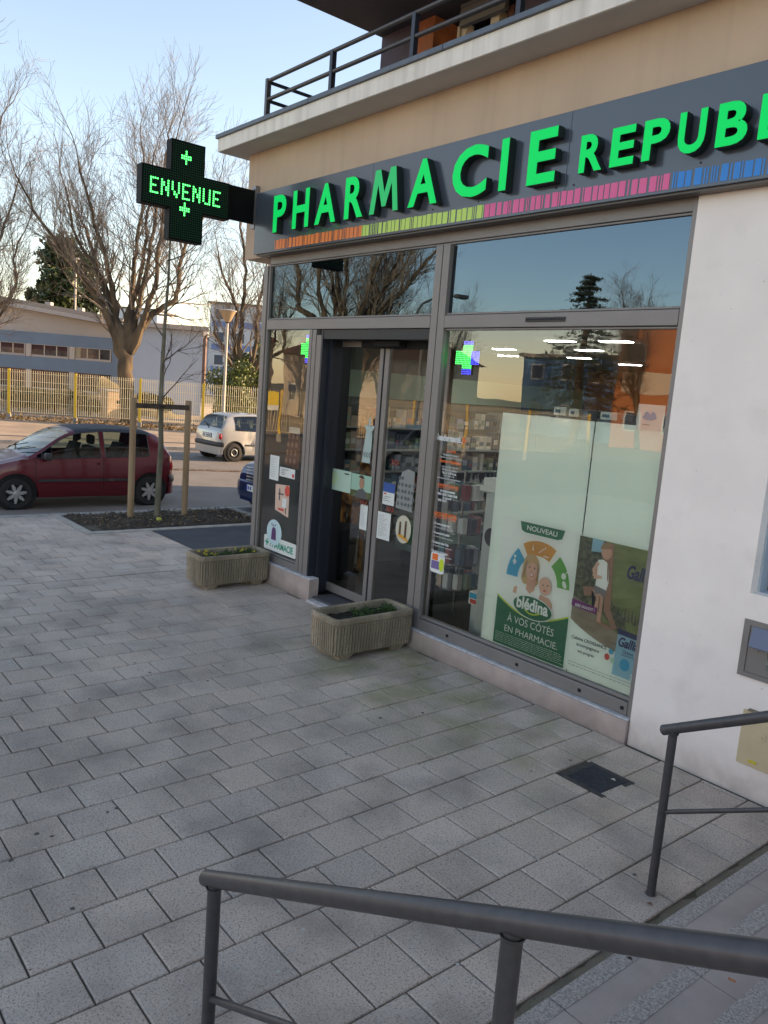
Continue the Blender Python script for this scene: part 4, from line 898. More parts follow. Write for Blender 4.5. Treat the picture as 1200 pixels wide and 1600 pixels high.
mb = MB()
for x in (-6.8,-5.85): mb.box((x-.03,1.8,.051), (x+.03,2.1,.349))
mb.build('pedestal', M_black, t)
t = thing('waste_bin', 'black round bin standing just inside the left door leaf', 'bin', (-6.85,.85,.05))
mb = MB(); mb.lathe([(.16,0),(.19,.6),(.20,.62),(.18,.62),(.17,.5)], (-6.85,.85,.051), n=24); mb.build('barrel', mat('bin_black', (.02,.025,.035), .5), t, smooth=True)
mb = MB(); mb.lathe([(.205,0),(.205,.02),(.10,.05)], (-6.85,.85,.674), n=24); mb.build('lid', mat('bin_black', (.02,.025,.035), .5), t, smooth=True)
t = thing('spinner_rack', 'round wire rack of small packs behind the right door leaf', 'rack', (-5.05,1.05,.05))
mb = MB(); mb.tube([(-5.05,1.05,.05),(-5.05,1.05,1.6)], .015, 8)
mb.build('column', mat('chrome', (.5,.5,.5), .25, .9), t, smooth=True)
for z in (.35,.62,.95,1.3):
    mb = MB(); mb.lathe([(.22,0),(.22,.012)], (-5.05,1.05,z), n=24); mb.build('tray', mat('chrome', (.5,.5,.5), .25, .9), t)
    mb = MB()
    for q in range(9):
        a = q*.7; x, y = -5.05+.16*cos(a), 1.05+.16*sin(a); mb.box((x-.035,y-.035,z+.013), (x+.035,y+.035,z+.17), ri.choice(PCOL))
    o = mb.build('stock', M_pack, t)
# toy giraffe
t = thing('toy_giraffe', 'tall brown spotted toy giraffe standing just inside the doors', 'toy giraffe', (-7.05,1.15,.05))
M_gir = mat('giraffe_fur', (.50,.25,.07), .9, col2=(.13,.055,.02), scale=11, det=0)
mb = MB()
mb.tube([(-7.28,1.15,.95),(-7.22,1.15,1.0),(-7.05,1.15,1.02),(-6.9,1.15,1.06),(-6.85,1.15,1.1)], [.05,.11,.12,.12,.07], 14)
mb.tube([(-6.88,1.15,1.02),(-6.86,1.14,1.35),(-6.85,1.12,1.65),(-6.845,1.11,1.88)], [.10,.07,.055,.05], 12)
mb.tube([(-6.88,1.16,1.93),(-6.85,1.11,1.95),(-6.82,1.05,1.91),(-6.80,1.01,1.84),(-6.795,.99,1.80)], [.045,.075,.065,.045,.03], 12)
for x, y in ((-7.18,1.09),(-7.18,1.21),(-6.93,1.09),(-6.93,1.21)): mb.tube([(x,y,1.0),(x,y,.6),(x,y,.08)], [.055,.035,.03], 8)
mb.build('body', M_gir, t, smooth=True)
for s in (-1,1):
    mb = MB(); mb.tube([(-6.85+s*.03,1.12,2.0),(-6.85+s*.035,1.12,2.08)], [.012,.018], 8); mb.build('horn', mat('horn_dark', (.06,.03,.02), .8), t, smooth=True)
    mb = MB(); mb.hull([(-6.85+s*.06,1.13,1.98),(-6.85+s*.15,1.14,2.0),(-6.85+s*.15,1.15,2.0),(-6.85+s*.06,1.15,1.98)], [(-6.85+s*.06,1.13,2.01),(-6.85+s*.14,1.14,2.04),(-6.85+s*.14,1.15,2.04),(-6.85+s*.06,1.15,2.01)]); mb.build('ear', M_gir, t)
    mb = MB(); mb.lathe([(.001,-.01),(.012,0),(.001,.01)], (-6.82+s*.055,1.055,1.935), n=8); mb.build('eye', M_black, t)
mb = MB(); mb.lathe([(.13,0),(.13,.02)], (-7.05,1.15,.051), n=20); mb.build('stand', M_black, t)
# two LED crosses added behind the glass to stand in for a green-blue glow
M_bl = mat('led_blue', (.1,.1,1), .4, emit=(.08,.08,1), es=1.2)
for (x, z, s, lb) in ((-4.29,2.715,.15,'added green and blue LED cross standing in for a glow at the top of the display window'),(-6.80,2.76,.16,'added green and blue LED cross standing in for a glow in the narrow side window')):
    t = thing('added_led_cross', lb, 'LED cross', (x,.16,z))
    mb = MB(); a = s*.38
    mb.prism([(x+u*s/1.0, z+v*s) for u, v in ((-.38,-1),(.38,-1),(.38,-.38),(1,-.38),(1,.38),(.38,.38),(.38,1),(-.38,1),(-.38,.38),(-1,.38),(-1,-.38),(-.38,-.38))], FP(.16), 0, .03); mb.build('housing', M_led_b, t)
    mg, mbl = MB(), MB()
    for i in range(-8,9):
        for j in range(-8,9):
            u, v = i*s/8.6, j*s/8.6
            if not (abs(u) < a or abs(v) < a): continue
            blue = (i > 2 and (abs(v) < a)) or j > 6 or j < -5
            (mbl if blue else mg).add([(x+u-.005,.158,z+v-.005),(x+u+.005,.158,z+v-.005),(x+u+.005,.158,z+v+.005),(x+u-.005,.158,z+v+.005)], [(0,1,2,3)])
    mg.build('green_led', MATS['led_on'], t, fixn=False); mbl.build('blue_led', M_bl, t, fixn=False)
    mb = MB(); mb.tube([(x,.175,z+s),(x,.175,2.99)], .003, 6); mb.build('cord', M_black, t)

# ------------------------------------------------------------------ things on the white wall
t = thing('night_hatch', 'grey recessed service hatch with raised flap in the white wall', 'hatch', (-1.1,-.01,.77))
mb = MB(); mb.box((-1.44,-.018,.77), (-1.40,-.001,1.135)); mb.box((-.80,-.018,.77), (-.76,-.001,1.135)); mb.box((-1.40,-.018,.77),(-.80,-.001,.80)); mb.box((-1.40,-.018,1.105),(-.80,-.001,1.135)); mb.build('frame', M_alu, t)
mb = MB(); mb.box((-1.399,-.010,.801), (-.801,-.001,1.104)); mb.build('back_plate', M_alu, t)
mb = MB(); mb.hull([(-1.37,-.075,.985),(-.86,-.075,.985),(-.86,-.070,.978),(-1.37,-.070,.978)], [(-1.385,-.012,1.10),(-.83,-.012,1.10),(-.83,-.011,1.09),(-1.385,-.011,1.09)]); mb.build('flap', mat('flap_blue_grey', (.16,.175,.24), .4), t)
mb = MB(); mb.box((-1.27,-.013,.85), (-.9,-.0105,.97)); mb.build('window_slot', mat('hatch_pane', (.30,.34,.28), .2, col2=(.08,.09,.07), scale=25), t)
mb = MB(); mb.lathe([(.012,0),(.012,.006)], (-1.34,-.017,.955), 'y', 12); mb.build('lock', mat('steel', (.25,.25,.26), .4, .6), t)
mb = MB(); mb.lathe([(.10,0),(.10,.003)], (-1.16,-.0138,.87), 'y', 24); mb.build('disc', mat('disc_grey', (.16,.165,.17), .4), t)
t = thing('meter_box', 'cream metal meter box set low in the white wall', 'meter box', (-1.1,-.01,.2))
M_cr = mat('cream_paint', (.60,.47,.29), .5, var=.05, scale=6)
mb = MB(); mb.box((-1.365,-.014,.205), (-.85,-.001,.56), bev=.004); mb.build('door', M_cr, t)
mb = MB(); mb.box((-1.33,-.03,.562), (-.9,-.001,.574)); mb.build('rain_lip', mat('old_wood', (.22,.17,.12), .8), t)
mb = MB(); mb.lathe([(.034,0),(.036,.0035)], (-1.235,-.0178,.42), 'y', 24); mb.build('round_plate', M_cr, t)
mb = MB(); mb.lathe([(.015,0),(.017,.004)], (-1.235,-.0220,.42), 'y', 16); mb.build('key_hole', M_cr, t)
mb = MB(); mb.box((-1.285,-.02,.235), (-1.235,-.0145,.25)); mb.build('yellow_seal', mat('seal_yellow', (.6,.5,.02), .6), t)
# litter
for nm, lb, cat, x, y, z, m_, s in (('cigarette_butt','orange cigarette end in the joint between the stone steps','cigarette butt',-.305,-2.17,.345,mat('butt_orange',(.45,.18,.08),.8),.018),('dead_leaf','curled dark brown leaf lying on the first step nosing','leaf',-.715,-2.17,.163,mat('dry_leaf',(.03,.022,.018),.9),.014),('dead_leaf','dry brown leaf by the foot of the far handrail post','leaf',-.99,-1.55,.006,mat('dry_leaf2',(.16,.07,.035),.9),.018),('leaf_scrap','pale dry leaf scrap on the dark square cover','leaf',-1.86,-.6,.008,mat('pale_leaf',(.5,.47,.4),.9),.02)):
    mb = MB()
    if 'butt' in nm: mb.tube([(x-.012,y-.002,z),(x+.014,y+.004,z)], .0042, 10)
    else: mb.add([(x-s,y,z),(x-.2*s,y-.5*s,z+.3*s),(x+s,y+.1*s,z+.1*s),(x+.1*s,y+.6*s,z+.45*s),(x,y,z-.0)], [(0,1,4),(1,2,4),(2,3,4),(3,0,4)])
    tag(mb.build(nm, m_, base=(x,y,z)), lb, cat)
mb = MB(); rs = random.Random(77)
spots_dark = [(rs.uniform(-5.5,-1.1), rs.uniform(-4.2,-.4)) for _ in range(46)]
for x, y in spots_dark:
    r_ = rs.uniform(.004,.013); mb.add([(x+r_*cos(a)*rs.uniform(.8,1.2), y+r_*sin(a)*rs.uniform(.8,1.2), .0028) for a in [i*.7 for i in range(9)]], [tuple(range(9))], (.5,.47,.45))
for _ in range(60):
    x, y = rs.uniform(-6.5,-1.1), rs.uniform(-4.6,-.3); r_ = rs.uniform(.003,.012); mb.add([(x+r_*cos(a)*rs.uniform(.5,1.5), y+r_*sin(a)*rs.uniform(.5,1.5), .003) for a in [i*.9 for i in range(7)]], [tuple(range(7))], (2.6,2.6,2.5))
o = mb.build('gum_spots', mat('gum', (.20,.19,.18), .9, tone='tone'), fixn=False); o['kind'] = 'stuff'

#PART3

# ------------------------------------------------------------------ cars
def hermite(xs, ys):
    n = len(xs); d = [(ys[i+1]-ys[i])/(xs[i+1]-xs[i]) for i in range(n-1)]
    m_ = [d[0]]+[0 if d[i-1]*d[i] <= 0 else 2*d[i-1]*d[i]/(d[i-1]+d[i]) for i in range(1, n-1)]+[d[-1]]
    def f(x):
        if x <= xs[0]: return ys[0]
        if x >= xs[-1]: return ys[-1]
        i = max(k for k in range(n-1) if xs[k] <= x); h = xs[i+1]-xs[i]; t = (x-xs[i])/h
        return (2*t**3-3*t**2+1)*ys[i]+(t**3-2*t**2+t)*h*m_[i]+(-2*t**3+3*t**2)*ys[i+1]+(t**3-t**2)*h*m_[i+1]
    return f
M_tyre = mat('tyre', (.018,.018,.019), .85); M_plastic = mat('car_black_plastic', (.03,.031,.034), .55); M_rim = mat('alloy', (.48,.47,.46), .35, .6)
M_seat = mat('seat_cloth', (.035,.04,.045), .9); M_under = mat('underbody', (.01,.01,.01), .9)
def carpaint(n, c): return mat(n, c, .28, .25, coat=.7, spec=.5)
def make_car(name, label, cat, loc, rotz, paint, roofm, style, dims=None, group=None):
    t = thing(name, label, cat, (0,0,0), group)
    L2 = 1.715; wf, wr_ = 1.13, -1.215; Rw = .275
    if style == 'hatch':
        top = hermite([-1.70,-1.645,-1.46,-1.35,-1.1,-.5,0,.24,.93,1.1,1.4,1.6,1.70], [.88,.96,1.27,1.345,1.40,1.425,1.395,1.335,.935,.88,.80,.70,.58])
        W_ = hermite([-1.70,-1.62,-1.4,-1.0,0,1.0,1.4,1.6,1.70], [.66,.74,.785,.81,.815,.805,.755,.66,.50])
        belt = lambda x: .895-.035*(x+.2)/1.2
    else:
        top = hermite([-1.70,-1.6,-1.4,-1.2,-.5,0,.3,.95,1.2,1.5,1.70], [.85,1.1,1.35,1.45,1.50,1.48,1.38,.97,.92,.84,.70]); W_ = hermite([-1.70,-1.5,0,1.3,1.55,1.70], [.66,.8,.86,.84,.76,.62]); belt = lambda x: .93
    xs = sorted(set([round(-1.70+3.40*i/84, 4) for i in range(85)]+[.72,-.29,-.37,-1.19,.93,.22,-1.36,-1.63,.80]))
    Z0 = .20
    def arch(x):
        z = Z0
        for xw in (wf, wr_):
            dx = x-xw; Ra = .345
            if abs(dx) < Ra: z = max(z, .27+math.sqrt(Ra*Ra-dx*dx))
        return z
    def rows(x):
        zt = top(x); w = W_(x); zb = min(belt(x), zt-.035); zr = max(zb+.004, zt-.075); za = arch(x)
        tt = max(0, (zr-zb)/.45); wr2 = w*(.955-.23*min(1.1, tt))
        if x > .93: wr2 = w*.90
        zz = [Z0, .30, .42, .55, .70]
        pts = [(w*(.94,.985,1.0,1.0,.995)[k], z) for k, z in enumerate(zz)]+[(w*.975, zb-.035), (w*.96, zb), ((w*.958+wr2)/2+.012*min(1,tt), (zb+zr)/2), (wr2, zr), (wr2*.93, zr+(zt-zr)*.55), (wr2*.62, zt-.012), (0, zt)]
        lim = zb-.04
        o = []
        for k, (a, z) in enumerate(pts):
            if k < 5: z = min(z, lim-.012*(5-k)); z = max(z, za+.004*k)
            o.append((a, z))
        return o
    RR = [rows(x) for x in xs]; nr = len(RR[0])
    parts = {'body':MB(),'side_window':[],'windscreen':MB(),'rear_window':MB(),'roof':MB()}
    swin = {}
    for s in (1, -1):
        for i in range(len(xs)-1):
            xm = (xs[i]+xs[i+1])/2; hgt = RR[i][8][1]-RR[i][6][1]
            for j in range(nr-1):
                a, b = RR[i][j], RR[i][j+1]; c, d = RR[i+1][j+1], RR[i+1][j]
                q = [(xs[i], s*a[0], a[1]), (xs[i], s*b[0], b[1]), (xs[i+1], s*c[0], c[1]), (xs[i+1], s*d[0], d[1])]
                if abs(a[1]-b[1])+abs(c[1]-d[1])+abs(a[0]-b[0]) < 1e-4: continue
                tgt = parts['body']
                if j in (6, 7) and -1.19 < xm < .80:
                    if -.37 < xm < -.29: pass
                    else:
                        key = ('front' if xm > -.3 else 'rear', s); tgt = swin.setdefault(key, MB())
                if j >= 9 and .22 < xm < .93: tgt = parts['windscreen']
                elif j >= 9 and -1.63 < xm < -1.36: tgt = parts['rear_window']
                elif j >= 8 and -1.25 < xm < .12: tgt = parts['roof']
                tgt.add(q, [(0,1,2,3)])
    for i in (0, -1):
        poly = [(xs[i], a, z) for a, z in RR[i]]+[(xs[i], -a, z) for a, z in RR[i][::-1][1:]]; parts['body'].add(poly, [tuple(range(len(poly)))])
    def fin(mb, nm, m_, par=t, smooth=True, weld=True):
        o = mb.build(nm, m_, par, fixn=False)
        bm = bmesh.new(); bm.from_mesh(o.data)
        if weld: bmesh.ops.remove_doubles(bm, verts=bm.verts[:], dist=.0008)
        bmesh.ops.recalc_face_normals(bm, faces=bm.faces[:]); bm.to_mesh(o.data); bm.free()
        if smooth: o.data.polygons.foreach_set('use_smooth', [True]*len(o.data.polygons)); o.data.set_sharp_from_angle(angle=R(38))
        return o
    bd = fin(parts['body'], 'body', paint)
    fin(parts['roof'], 'roof', roofm); fin(parts['windscreen'], 'windscreen', GL_CAR); fin(parts['rear_window'], 'rear_window', GL_CAR)
    for k, mb in swin.items(): fin(mb, 'side_window', GL_CAR)
    # window surrounds
    for s in (1, -1):
        for xa, xb in ((.72,-.29),(-.37,-1.19)):
            loop = []
            X_ = [xa+(xb-xa)*i/14 for i in range(15)]
            for x in X_: r_ = rows(x); loop.append((x, s*(r_[6][0]+.004), r_[6][1]+.004))
            for x in X_[::-1]: r_ = rows(x); loop.append((x, s*(r_[8][0]+.005), r_[8][1]-.004))
            loop.append(loop[0]); mb = MB(); mb.tube(loop, .0085, 6); fin(mb, 'window_seal', M_plastic)
        # shut lines, rub strip, handle, mirror
        for x in (.83,-.33):
            mb = MB(); r_ = rows(x); mb.tube([(x, s*(r_[k][0]+.0005), r_[k][1]) for k in (1,2,3,4,5,6)], .0035, 5); fin(mb, 'door_seam', M_under)
        mb = MB(); r0 = [rows(x) for x in (.78,.2,-.3,-.82)]
        for x0, x1 in ((.78,-.32),(-.345,-.84)):
            n = 8
            for i in range(n):
                a, b = x0+(x1-x0)*i/n, x0+(x1-x0)*(i+1)/n; wa, wb2 = W_(a), W_(b)
                mb.hull([(a,s*(wa-.01),.475),(b,s*(wb2-.01),.475),(b,s*(wb2+.012),.48),(a,s*(wa+.012),.48)], [(a,s*(wa-.01),.525),(b,s*(wb2-.01),.525),(b,s*(wb2+.012),.52),(a,s*(wa+.012),.52)])
        fin(mb, 'rub_strip', M_plastic)
        mb = MB(); w = W_(-.2); mb.lathe([(.03,0),(.03,.006),(.018,.008)] if s > 0 else [(.03,0),(.03,-.006),(.018,-.008)], (-.24,s*(w*.985),.80), 'y', 14); mb.box((-.30,s*(w*.98),.79),(-.24,s*(w*.98+.012),.80)); fin(mb, 'door_handle', paint)
        mb = MB(); mb.box((.60,s*(.82),.86), (.72,s*(.97),.98), bev=.03); mb.tube([(.68,s*.79,.90),(.66,s*.84,.91)], .02, 8); fin(mb, 'door_mirror', M_plastic)
    # bumpers follow the plan of the body
    for sg, nm in ((1,'front_bumper'),(-1,'rear_bumper')):
        xs0 = 1.49 if sg > 0 else 1.575
        half = [(sg*x, W_(sg*x)+.004) for x in [xs0+(1.70-xs0)*(i/12.0) for i in range(13)]]
        ye = half[-1][1]; half += [(sg*(1.70+.022*(1-(q/6.0)**2)), ye*q/6.0) for q in (5,4,3,2,1,0)]
        pts = half+[(x, -y) for x, y in half[::-1][1:]]
        prof = [(-.03,.27),(.010,.27),(.030,.36),(.036,.48),(.028,.545),(-.02,.575)] if sg < 0 or style != 'hatch' else [(-.03,.27),(.010,.25),(.030,.36),(.036,.48),(.028,.56),(-.02,.60)]
        if sg < 0 and style == 'hatch': prof = [(-.02,.43),(.022,.435),(.040,.46),(.040,.53),(.022,.56),(-.02,.575)]
        V = []; F = []
        for i, (x, y) in enumerate(pts):
            p, q = pts[max(0,i-1)], pts[min(len(pts)-1,i+1)]; tx_, ty_ = q[0]-p[0], q[1]-p[1]; l_ = math.hypot(tx_, ty_) or 1
            nx_, ny_ = (-ty_/l_, tx_/l_)
            if nx_*x+ny_*y < 0: nx_, ny_ = -nx_, -ny_
            for o_, z in prof: V.append((x+nx_*o_, y+ny_*o_, z))
        for i in range(len(pts)-1):
            for j in range(len(prof)-1): a = i*len(prof)+j; F.append((a, a+1, a+len(prof)+1, a+len(prof)))
        BP = pts
        mb = MB(); mb.add(V, F); b_ = fin(mb, nm, M_plastic if sg < 0 and style == 'hatch' else paint)
    if style == 'hatch':
        mb = MB()        # painted rear valance under the dark bumper strip
        for i in range(len(BP)-1):
            (xa, ya), (xb, yb) = BP[i], BP[i+1]; o_ = .012
            mb.add([(xa-o_*1.2,ya*1.015,.435),(xb-o_*1.2,yb*1.015,.435),(xb-o_,yb*1.01,.22),(xa-o_,ya*1.01,.22)], [(0,1,2,3)])
        fin(mb, 'rear_valance', paint)
    M_tail = mat('tail_lamp', (.42,.012,.015), .2, coat=.6); M_plate = mat('number_plate', (.72,.72,.68), .4)
    for s in (1, -1):
        mb = MB(); mb.lathe([(.001,-.05),(.085,-.03),(.09,0),(.06,.025),(.001,.035)], (-1.60,s*.665,.735), 'y' if 0 else 'x', 20)
        mb.v = [(-1.60-(v[0]+1.60)*1.0-.06, v[1]+ (0), .735+(v[2]-.735)*1.15) for v in mb.v]; fin(mb, 'tail_lamp', M_tail)
        mb = MB(); mb.lathe([(.001,-.03),(.11,-.02),(.12,.03),(.07,.06),(.001,.07)], (1.52,s*.56,.665), 'x', 20); mb.v = [(v[0]+.02, v[1], .665+(v[2]-.665)*.75) for v in mb.v]; fin(mb, 'headlamp', mat('headlamp_glass', (.45,.48,.5), .1, coat=1))
    mb = MB(); mb.box((-1.712,-.26,.665), (-1.703,.26,.80)); pp = fin(mb, 'plate_recess', M_plastic, smooth=False, weld=False)
    mb = MB(); mb.box((-1.718,-.245,.68), (-1.7125,.245,.785)); fin(mb, 'number_plate', M_plate, smooth=False, weld=False)
    mb = MB()
    for q in range(7):
        if q in (4,): continue
        y = -.20+q*.06; mb.box((-1.7195,y,.70), (-1.7185,y+.035,.765))
    fin(mb, 'plate_characters', M_under, smooth=False, weld=False)
    mb = MB(); mb.tube([(-1.66,-.02,.935),(-1.672,.0,.97),(-1.60,.25,1.06)], .009, 6); mb.tube([(-1.63,.02,1.02),(-1.585,.42,1.10)], .007, 6); fin(mb, 'rear_wiper', M_under)
    mb = MB(); mb.tube([(.93,-.45,.965),(.75,.05,1.075)], .008, 6); mb.tube([(.94,.15,.965),(.78,.60,1.05)], .008, 6); fin(mb, 'windscreen_wiper', M_under)
    if style != 'hatch':
        mb = MB()
        for q in range(6): mb.box((1.712,-.34,.52+q*.055), (1.728,.34,.545+q*.055), bev=.006)
        fin(mb, 'grille', mat('chrome', (.5,.5,.5), .25, .9))
        mb = MB(); mb.box((1.745,-.26,.40), (1.765,.26,.51)); fin(mb, 'front_plate', M_plate, smooth=False)
        mb = MB(); mb.box((1.766,-.26,.40),(1.768,-.225,.51)); mb.box((1.766,-.20,.425),(1.767,-.16,.485)); mb.box((1.766,-.13,.425),(1.767,-.09,.485)); fin(mb, 'plate_characters', mat('plate_blue', (.02,.06,.4), .4), smooth=False)
    # floor pan, wells and seats
    mb = MB(); mb.box((-1.6,-.66,.19), (1.55,.66,.50)); mb.box((-.85,-.7,.20), (.80,.7,.56)); fin(mb, 'floor_pan', M_under, smooth=False, weld=False)
    mb = MB(); mb.box((.62,-.72,.60), (.95,.72,.86), bev=.05); fin(mb, 'dashboard', M_plastic)
    mb = MB(); 
    cx, cy2 = .50, .36
    mb.tube([(cx-.06*cos(a)*.6, cy2+.18*sin(a), .86+.17*cos(a)) for a in [i*2*pi/20 for i in range(21)]], .012, 6); mb.tube([(cx,cy2,.86),(.66,cy2,.80)], .02, 6); fin(mb, 'steering_wheel', M_plastic)
    for y in (.36,-.36):
        for x, nm in ((-.02,'front_seat'),(-.85,'rear_seat')):
            mb = MB(); mb.box((x-.05,y-.24,.50), (x+.42,y+.24,.64), bev=.04)
            mb.hull([(x-.08,y-.23,.60),(x+.04,y-.23,.60),(x+.04,y+.23,.60),(x-.08,y+.23,.60)], [(x-.24,y-.19,1.07),(x-.14,y-.19,1.07),(x-.14,y+.19,1.07),(x-.24,y+.19,1.07)])
            se = fin(mb, nm, M_seat, weld=False)
            if nm == 'front_seat' or y > 0: mb = MB(); mb.box((x-.27,y-.12,1.10), (x-.17,y+.12,1.27), bev=.04); mb.tube([(x-.2,y-.05,1.05),(x-.22,y-.05,1.12)], .008, 6); fin(mb, 'headrest', M_seat, se)
    # wheels
    for xw in (wf, wr_):
        for s in (1, -1):
            yo = s*.78 if style == 'hatch' else s*.82
            sg = -s
            mb = MB(); mb.lathe([(.17,0),(.20,.0),(.245,.004*1),(.268,sg*.022),(.275,sg*.05),(.275,sg*.13),(.262,sg*.16),(.20,sg*.17)], (xw, yo, Rw), 'y', 32, cap=False); w_ = fin(mb, 'wheel', M_tyre)
            mb = MB()
            if paint is PW:
                mb.lathe([(.19,sg*.012),(.185,sg*.03),(.12,sg*.035),(.11,sg*.01),(.085,sg*.005),(.07,sg*.03),(.001,sg*.03)], (xw, yo, Rw), 'y', 28, cap=False); rm = mat('steel_rim', (.10,.09,.085), .6, .4)
                fin(mb, 'rim', rm, w_); mb = MB(); mb.lathe([(.112,sg*.004),(.100,-sg*.004),(.088,sg*.004),(.100,sg*.012)], (xw, yo, Rw), 'y', 28, cap=False); fin(mb, 'rim_ring', M_rim, w_)
            else:
                mb.lathe([(.195,sg*.004),(.195,sg*.02),(.172,sg*.022),(.165,sg*.01)], (xw, yo, Rw), 'y', 32, cap=False); mb.lathe([(.05,sg*.09),(.05,sg*.004),(.03,-sg*.002),(.001,-sg*.002)], (xw, yo, Rw), 'y', 16, cap=False)
                for q in range(7):
                    a = q*2*pi/7+.3; ca, sa = cos(a), sin(a); V = []
                    for (r0_, hw) in ((.035,.020),(.10,.030),(.172,.014)):
                        for e in (-1, 1): V.append((xw+ca*r0_-sa*hw*e, yo+sg*.004, Rw+sa*r0_+ca*hw*e)); V.append((xw+ca*r0_-sa*hw*e, yo+sg*.03, Rw+sa*r0_+ca*hw*e))
                    mb.add(V, [(0,2,6,4),(4,6,10,8),(0,4,5,1),(4,8,9,5),(2,3,7,6),(6,7,11,10),(8,10,11,9)])
                fin(mb, 'rim', M_rim, w_, weld=False, smooth=False)
                mb = MB(); mb.lathe([(.165,sg*.045),(.001,sg*.045)], (xw, yo, Rw), 'y', 24); fin(mb, 'brake_disc', M_under, w_)
            mb = MB(); mb.lathe([(.335,sg*.03),(.335,sg*.20),(.001,sg*.21)], (xw, s*.79, .30), 'y', 24); fin(mb, 'wheel_well', M_under)
    t.location = loc; t.rotation_euler = (0,0,rotz); return t
PR = carpaint('maroon_paint', (.115,.007,.015)); PW = carpaint('silver_paint', (.42,.41,.39)); PB = carpaint('blue_paint', (.012,.028,.10))
M_blackroof = mat('roof_fabric', (.022,.024,.03), .6)
make_car('parked_car', 'small dark red three-door hatchback with black roof parked at the near kerb', 'car', (-14.08,-.05,-.12), R(-90), PR, M_blackroof, 'hatch')
wc = make_car('parked_car', 'small silver hatchback with a dented side panel parked before the yellow-posted fence', 'car', (-20.93,7.88,-.12), R(92), PW, PW, 'hatch')
make_car('parked_car', 'dark blue car whose grille shows at the left edge of the shop corner', 'car', (-11.32,3.98,-.0), R(-90), PB, PB, 'estate')
# crumpled dent in the silver car's flank
for o in wc.children:
    if o.name.startswith('body'):
        me = o.data
        for v in me.vertices:
            if v.co.y < -.5 and -1.05 < v.co.x < -.25 and .42 < v.co.z < .86:
                n_ = noise.noise((v.co.x*7, v.co.z*9, 3)); f_ = max(0, 1-((v.co.x+.62)/.36)**2)*max(0, 1-((v.co.z-.64)/.2)**2); v.co.y += f_*(.055+.10*n_)
# another pale car further down the road (it shows in the shop windows)
make_car('parked_car', 'pale grey hatchback parked further down the road, mirrored in the shop door', 'car', (-18.3,-11.2,-.12), R(88), PW, PW, 'hatch')

# ------------------------------------------------------------------ young tree with its stakes
M_bark = mat('plane_bark', (.042,.030,.020), .95, col2=(.14,.10,.058), scale=2.2, bump=1, bscale=14, det=6, stretch=(1,1,.4))
M_twig = mat('twig', (.20,.16,.125), .9, var=.25, scale=4)
M_ybark = mat('young_bark', (.10,.095,.060), .9, col2=(.20,.18,.135), scale=14, bump=.6, bscale=60, stretch=(1,1,.3))
M_wood = mat('stake_wood', (.26,.17,.095), .85, col2=(.35,.25,.15), scale=6, bump=.5, bscale=60, stretch=(1,1,.15))
def branch(mb, p, d, L, r, lvl, rng, up=.10, kids=4, spread=.75, nseg=5, rmin=.006, jit=.16, n=None):
    pts = [Vector(p)]; rad = [r]; dirs = []
    d = Vector(d).normalized()
    for i in range(nseg):
        d = (d+Vector((rng.gauss(0,jit), rng.gauss(0,jit), rng.gauss(0,jit)+up))).normalized()
        pts.append(pts[-1]+d*(L/nseg)); rad.append(max(rmin*.7, r*(1-.72*(i+1)/nseg))); dirs.append(d.copy())
    mb.tube(pts, rad, n or (5 if r > .05 else 3), cap=False)
    if lvl <= 0: return
    for k in range(kids):
        f_ = rng.uniform(.25, 1.0); i = min(nseg-1, int(f_*nseg)); q = pts[i].lerp(pts[i+1], f_*nseg-i)
        dd = dirs[i]; s = dd.orthogonal().normalized(); s = Matrix.Rotation(rng.uniform(0, 6.283), 3, dd) @ s
        a = rng.uniform(.35, 1.0)*spread
        branch(mb, q, dd*cos(a)+s*sin(a), L*rng.uniform(.42,.72), max(rmin, rad[i]*rng.uniform(.45,.65)), lvl-1, rng, up, kids, spread, max(3, nseg-1), rmin, jit*1.1)
t = thing('young_tree', 'slender bare young tree tied between two wooden stakes in the soil pit', 'tree', (-11.5,.53,.02))
rng = random.Random(5); mb = MB(); tp = [(-11.49,.52,0),(-11.50,.53,.6),(-11.49,.545,1.2),(-11.52,.53,1.9),(-11.50,.53,2.6),(-11.53,.56,3.2),(-11.50,.58,3.8),(-11.53,.60,4.4),(-11.5,.62,5.2)]
mb.tube(tp, [.052,.046,.042,.038,.033,.028,.021,.013,.005], 12); mb.build('trunk', M_ybark, t, smooth=True)
mb = MB()
for z, a, L in ((1.95,.9,.9),(2.25,2.6,1.1),(2.35,-.3,.95),(2.55,1.6,.8),(2.9,3.9,1.0),(3.3,.3,1.0),(3.6,2.2,1.1),(3.9,5.0,1.0),(4.1,1.0,.8),(4.3,3.1,.7),(4.6,4.2,.6),(4.8,.5,.5)):
    branch(mb, (-11.51,.55,z), (cos(a),sin(a),.75), L, .013, 2, rng, .05, 4, .8, 6, .0025, .14)
mb.build('crown', mat('young_twigs', (.07,.05,.035), .9), t)
tg = thing('tree_stakes', 'two round wooden stakes joined by a dark crossbar around the young tree', 'tree stakes', (-11.5,.55,0))
for y, x in ((.09,-11.55),(1.01,-11.51)):
    mb = MB(); mb.lathe([(.05,0),(.052,.5),(.05,1.2),(.051,1.9),(.044,1.935)], (x,y,.0), n=18); mb.build('stake', M_wood, tg, smooth=True)
mb = MB(); mb.box((-11.47,.10,1.78), (-11.445,1.0,1.86)); mb.build('crossbar', mat('crossbar_wood', (.06,.045,.035), .85, var=.3, scale=12), tg)
mb = MB(); mb.tube([(-11.47+.065*cos(a)-.03, .53+.065*sin(a), 1.82) for a in [i*.35 for i in range(19)]], .009, 6); mb.build('tie', M_black, tg)
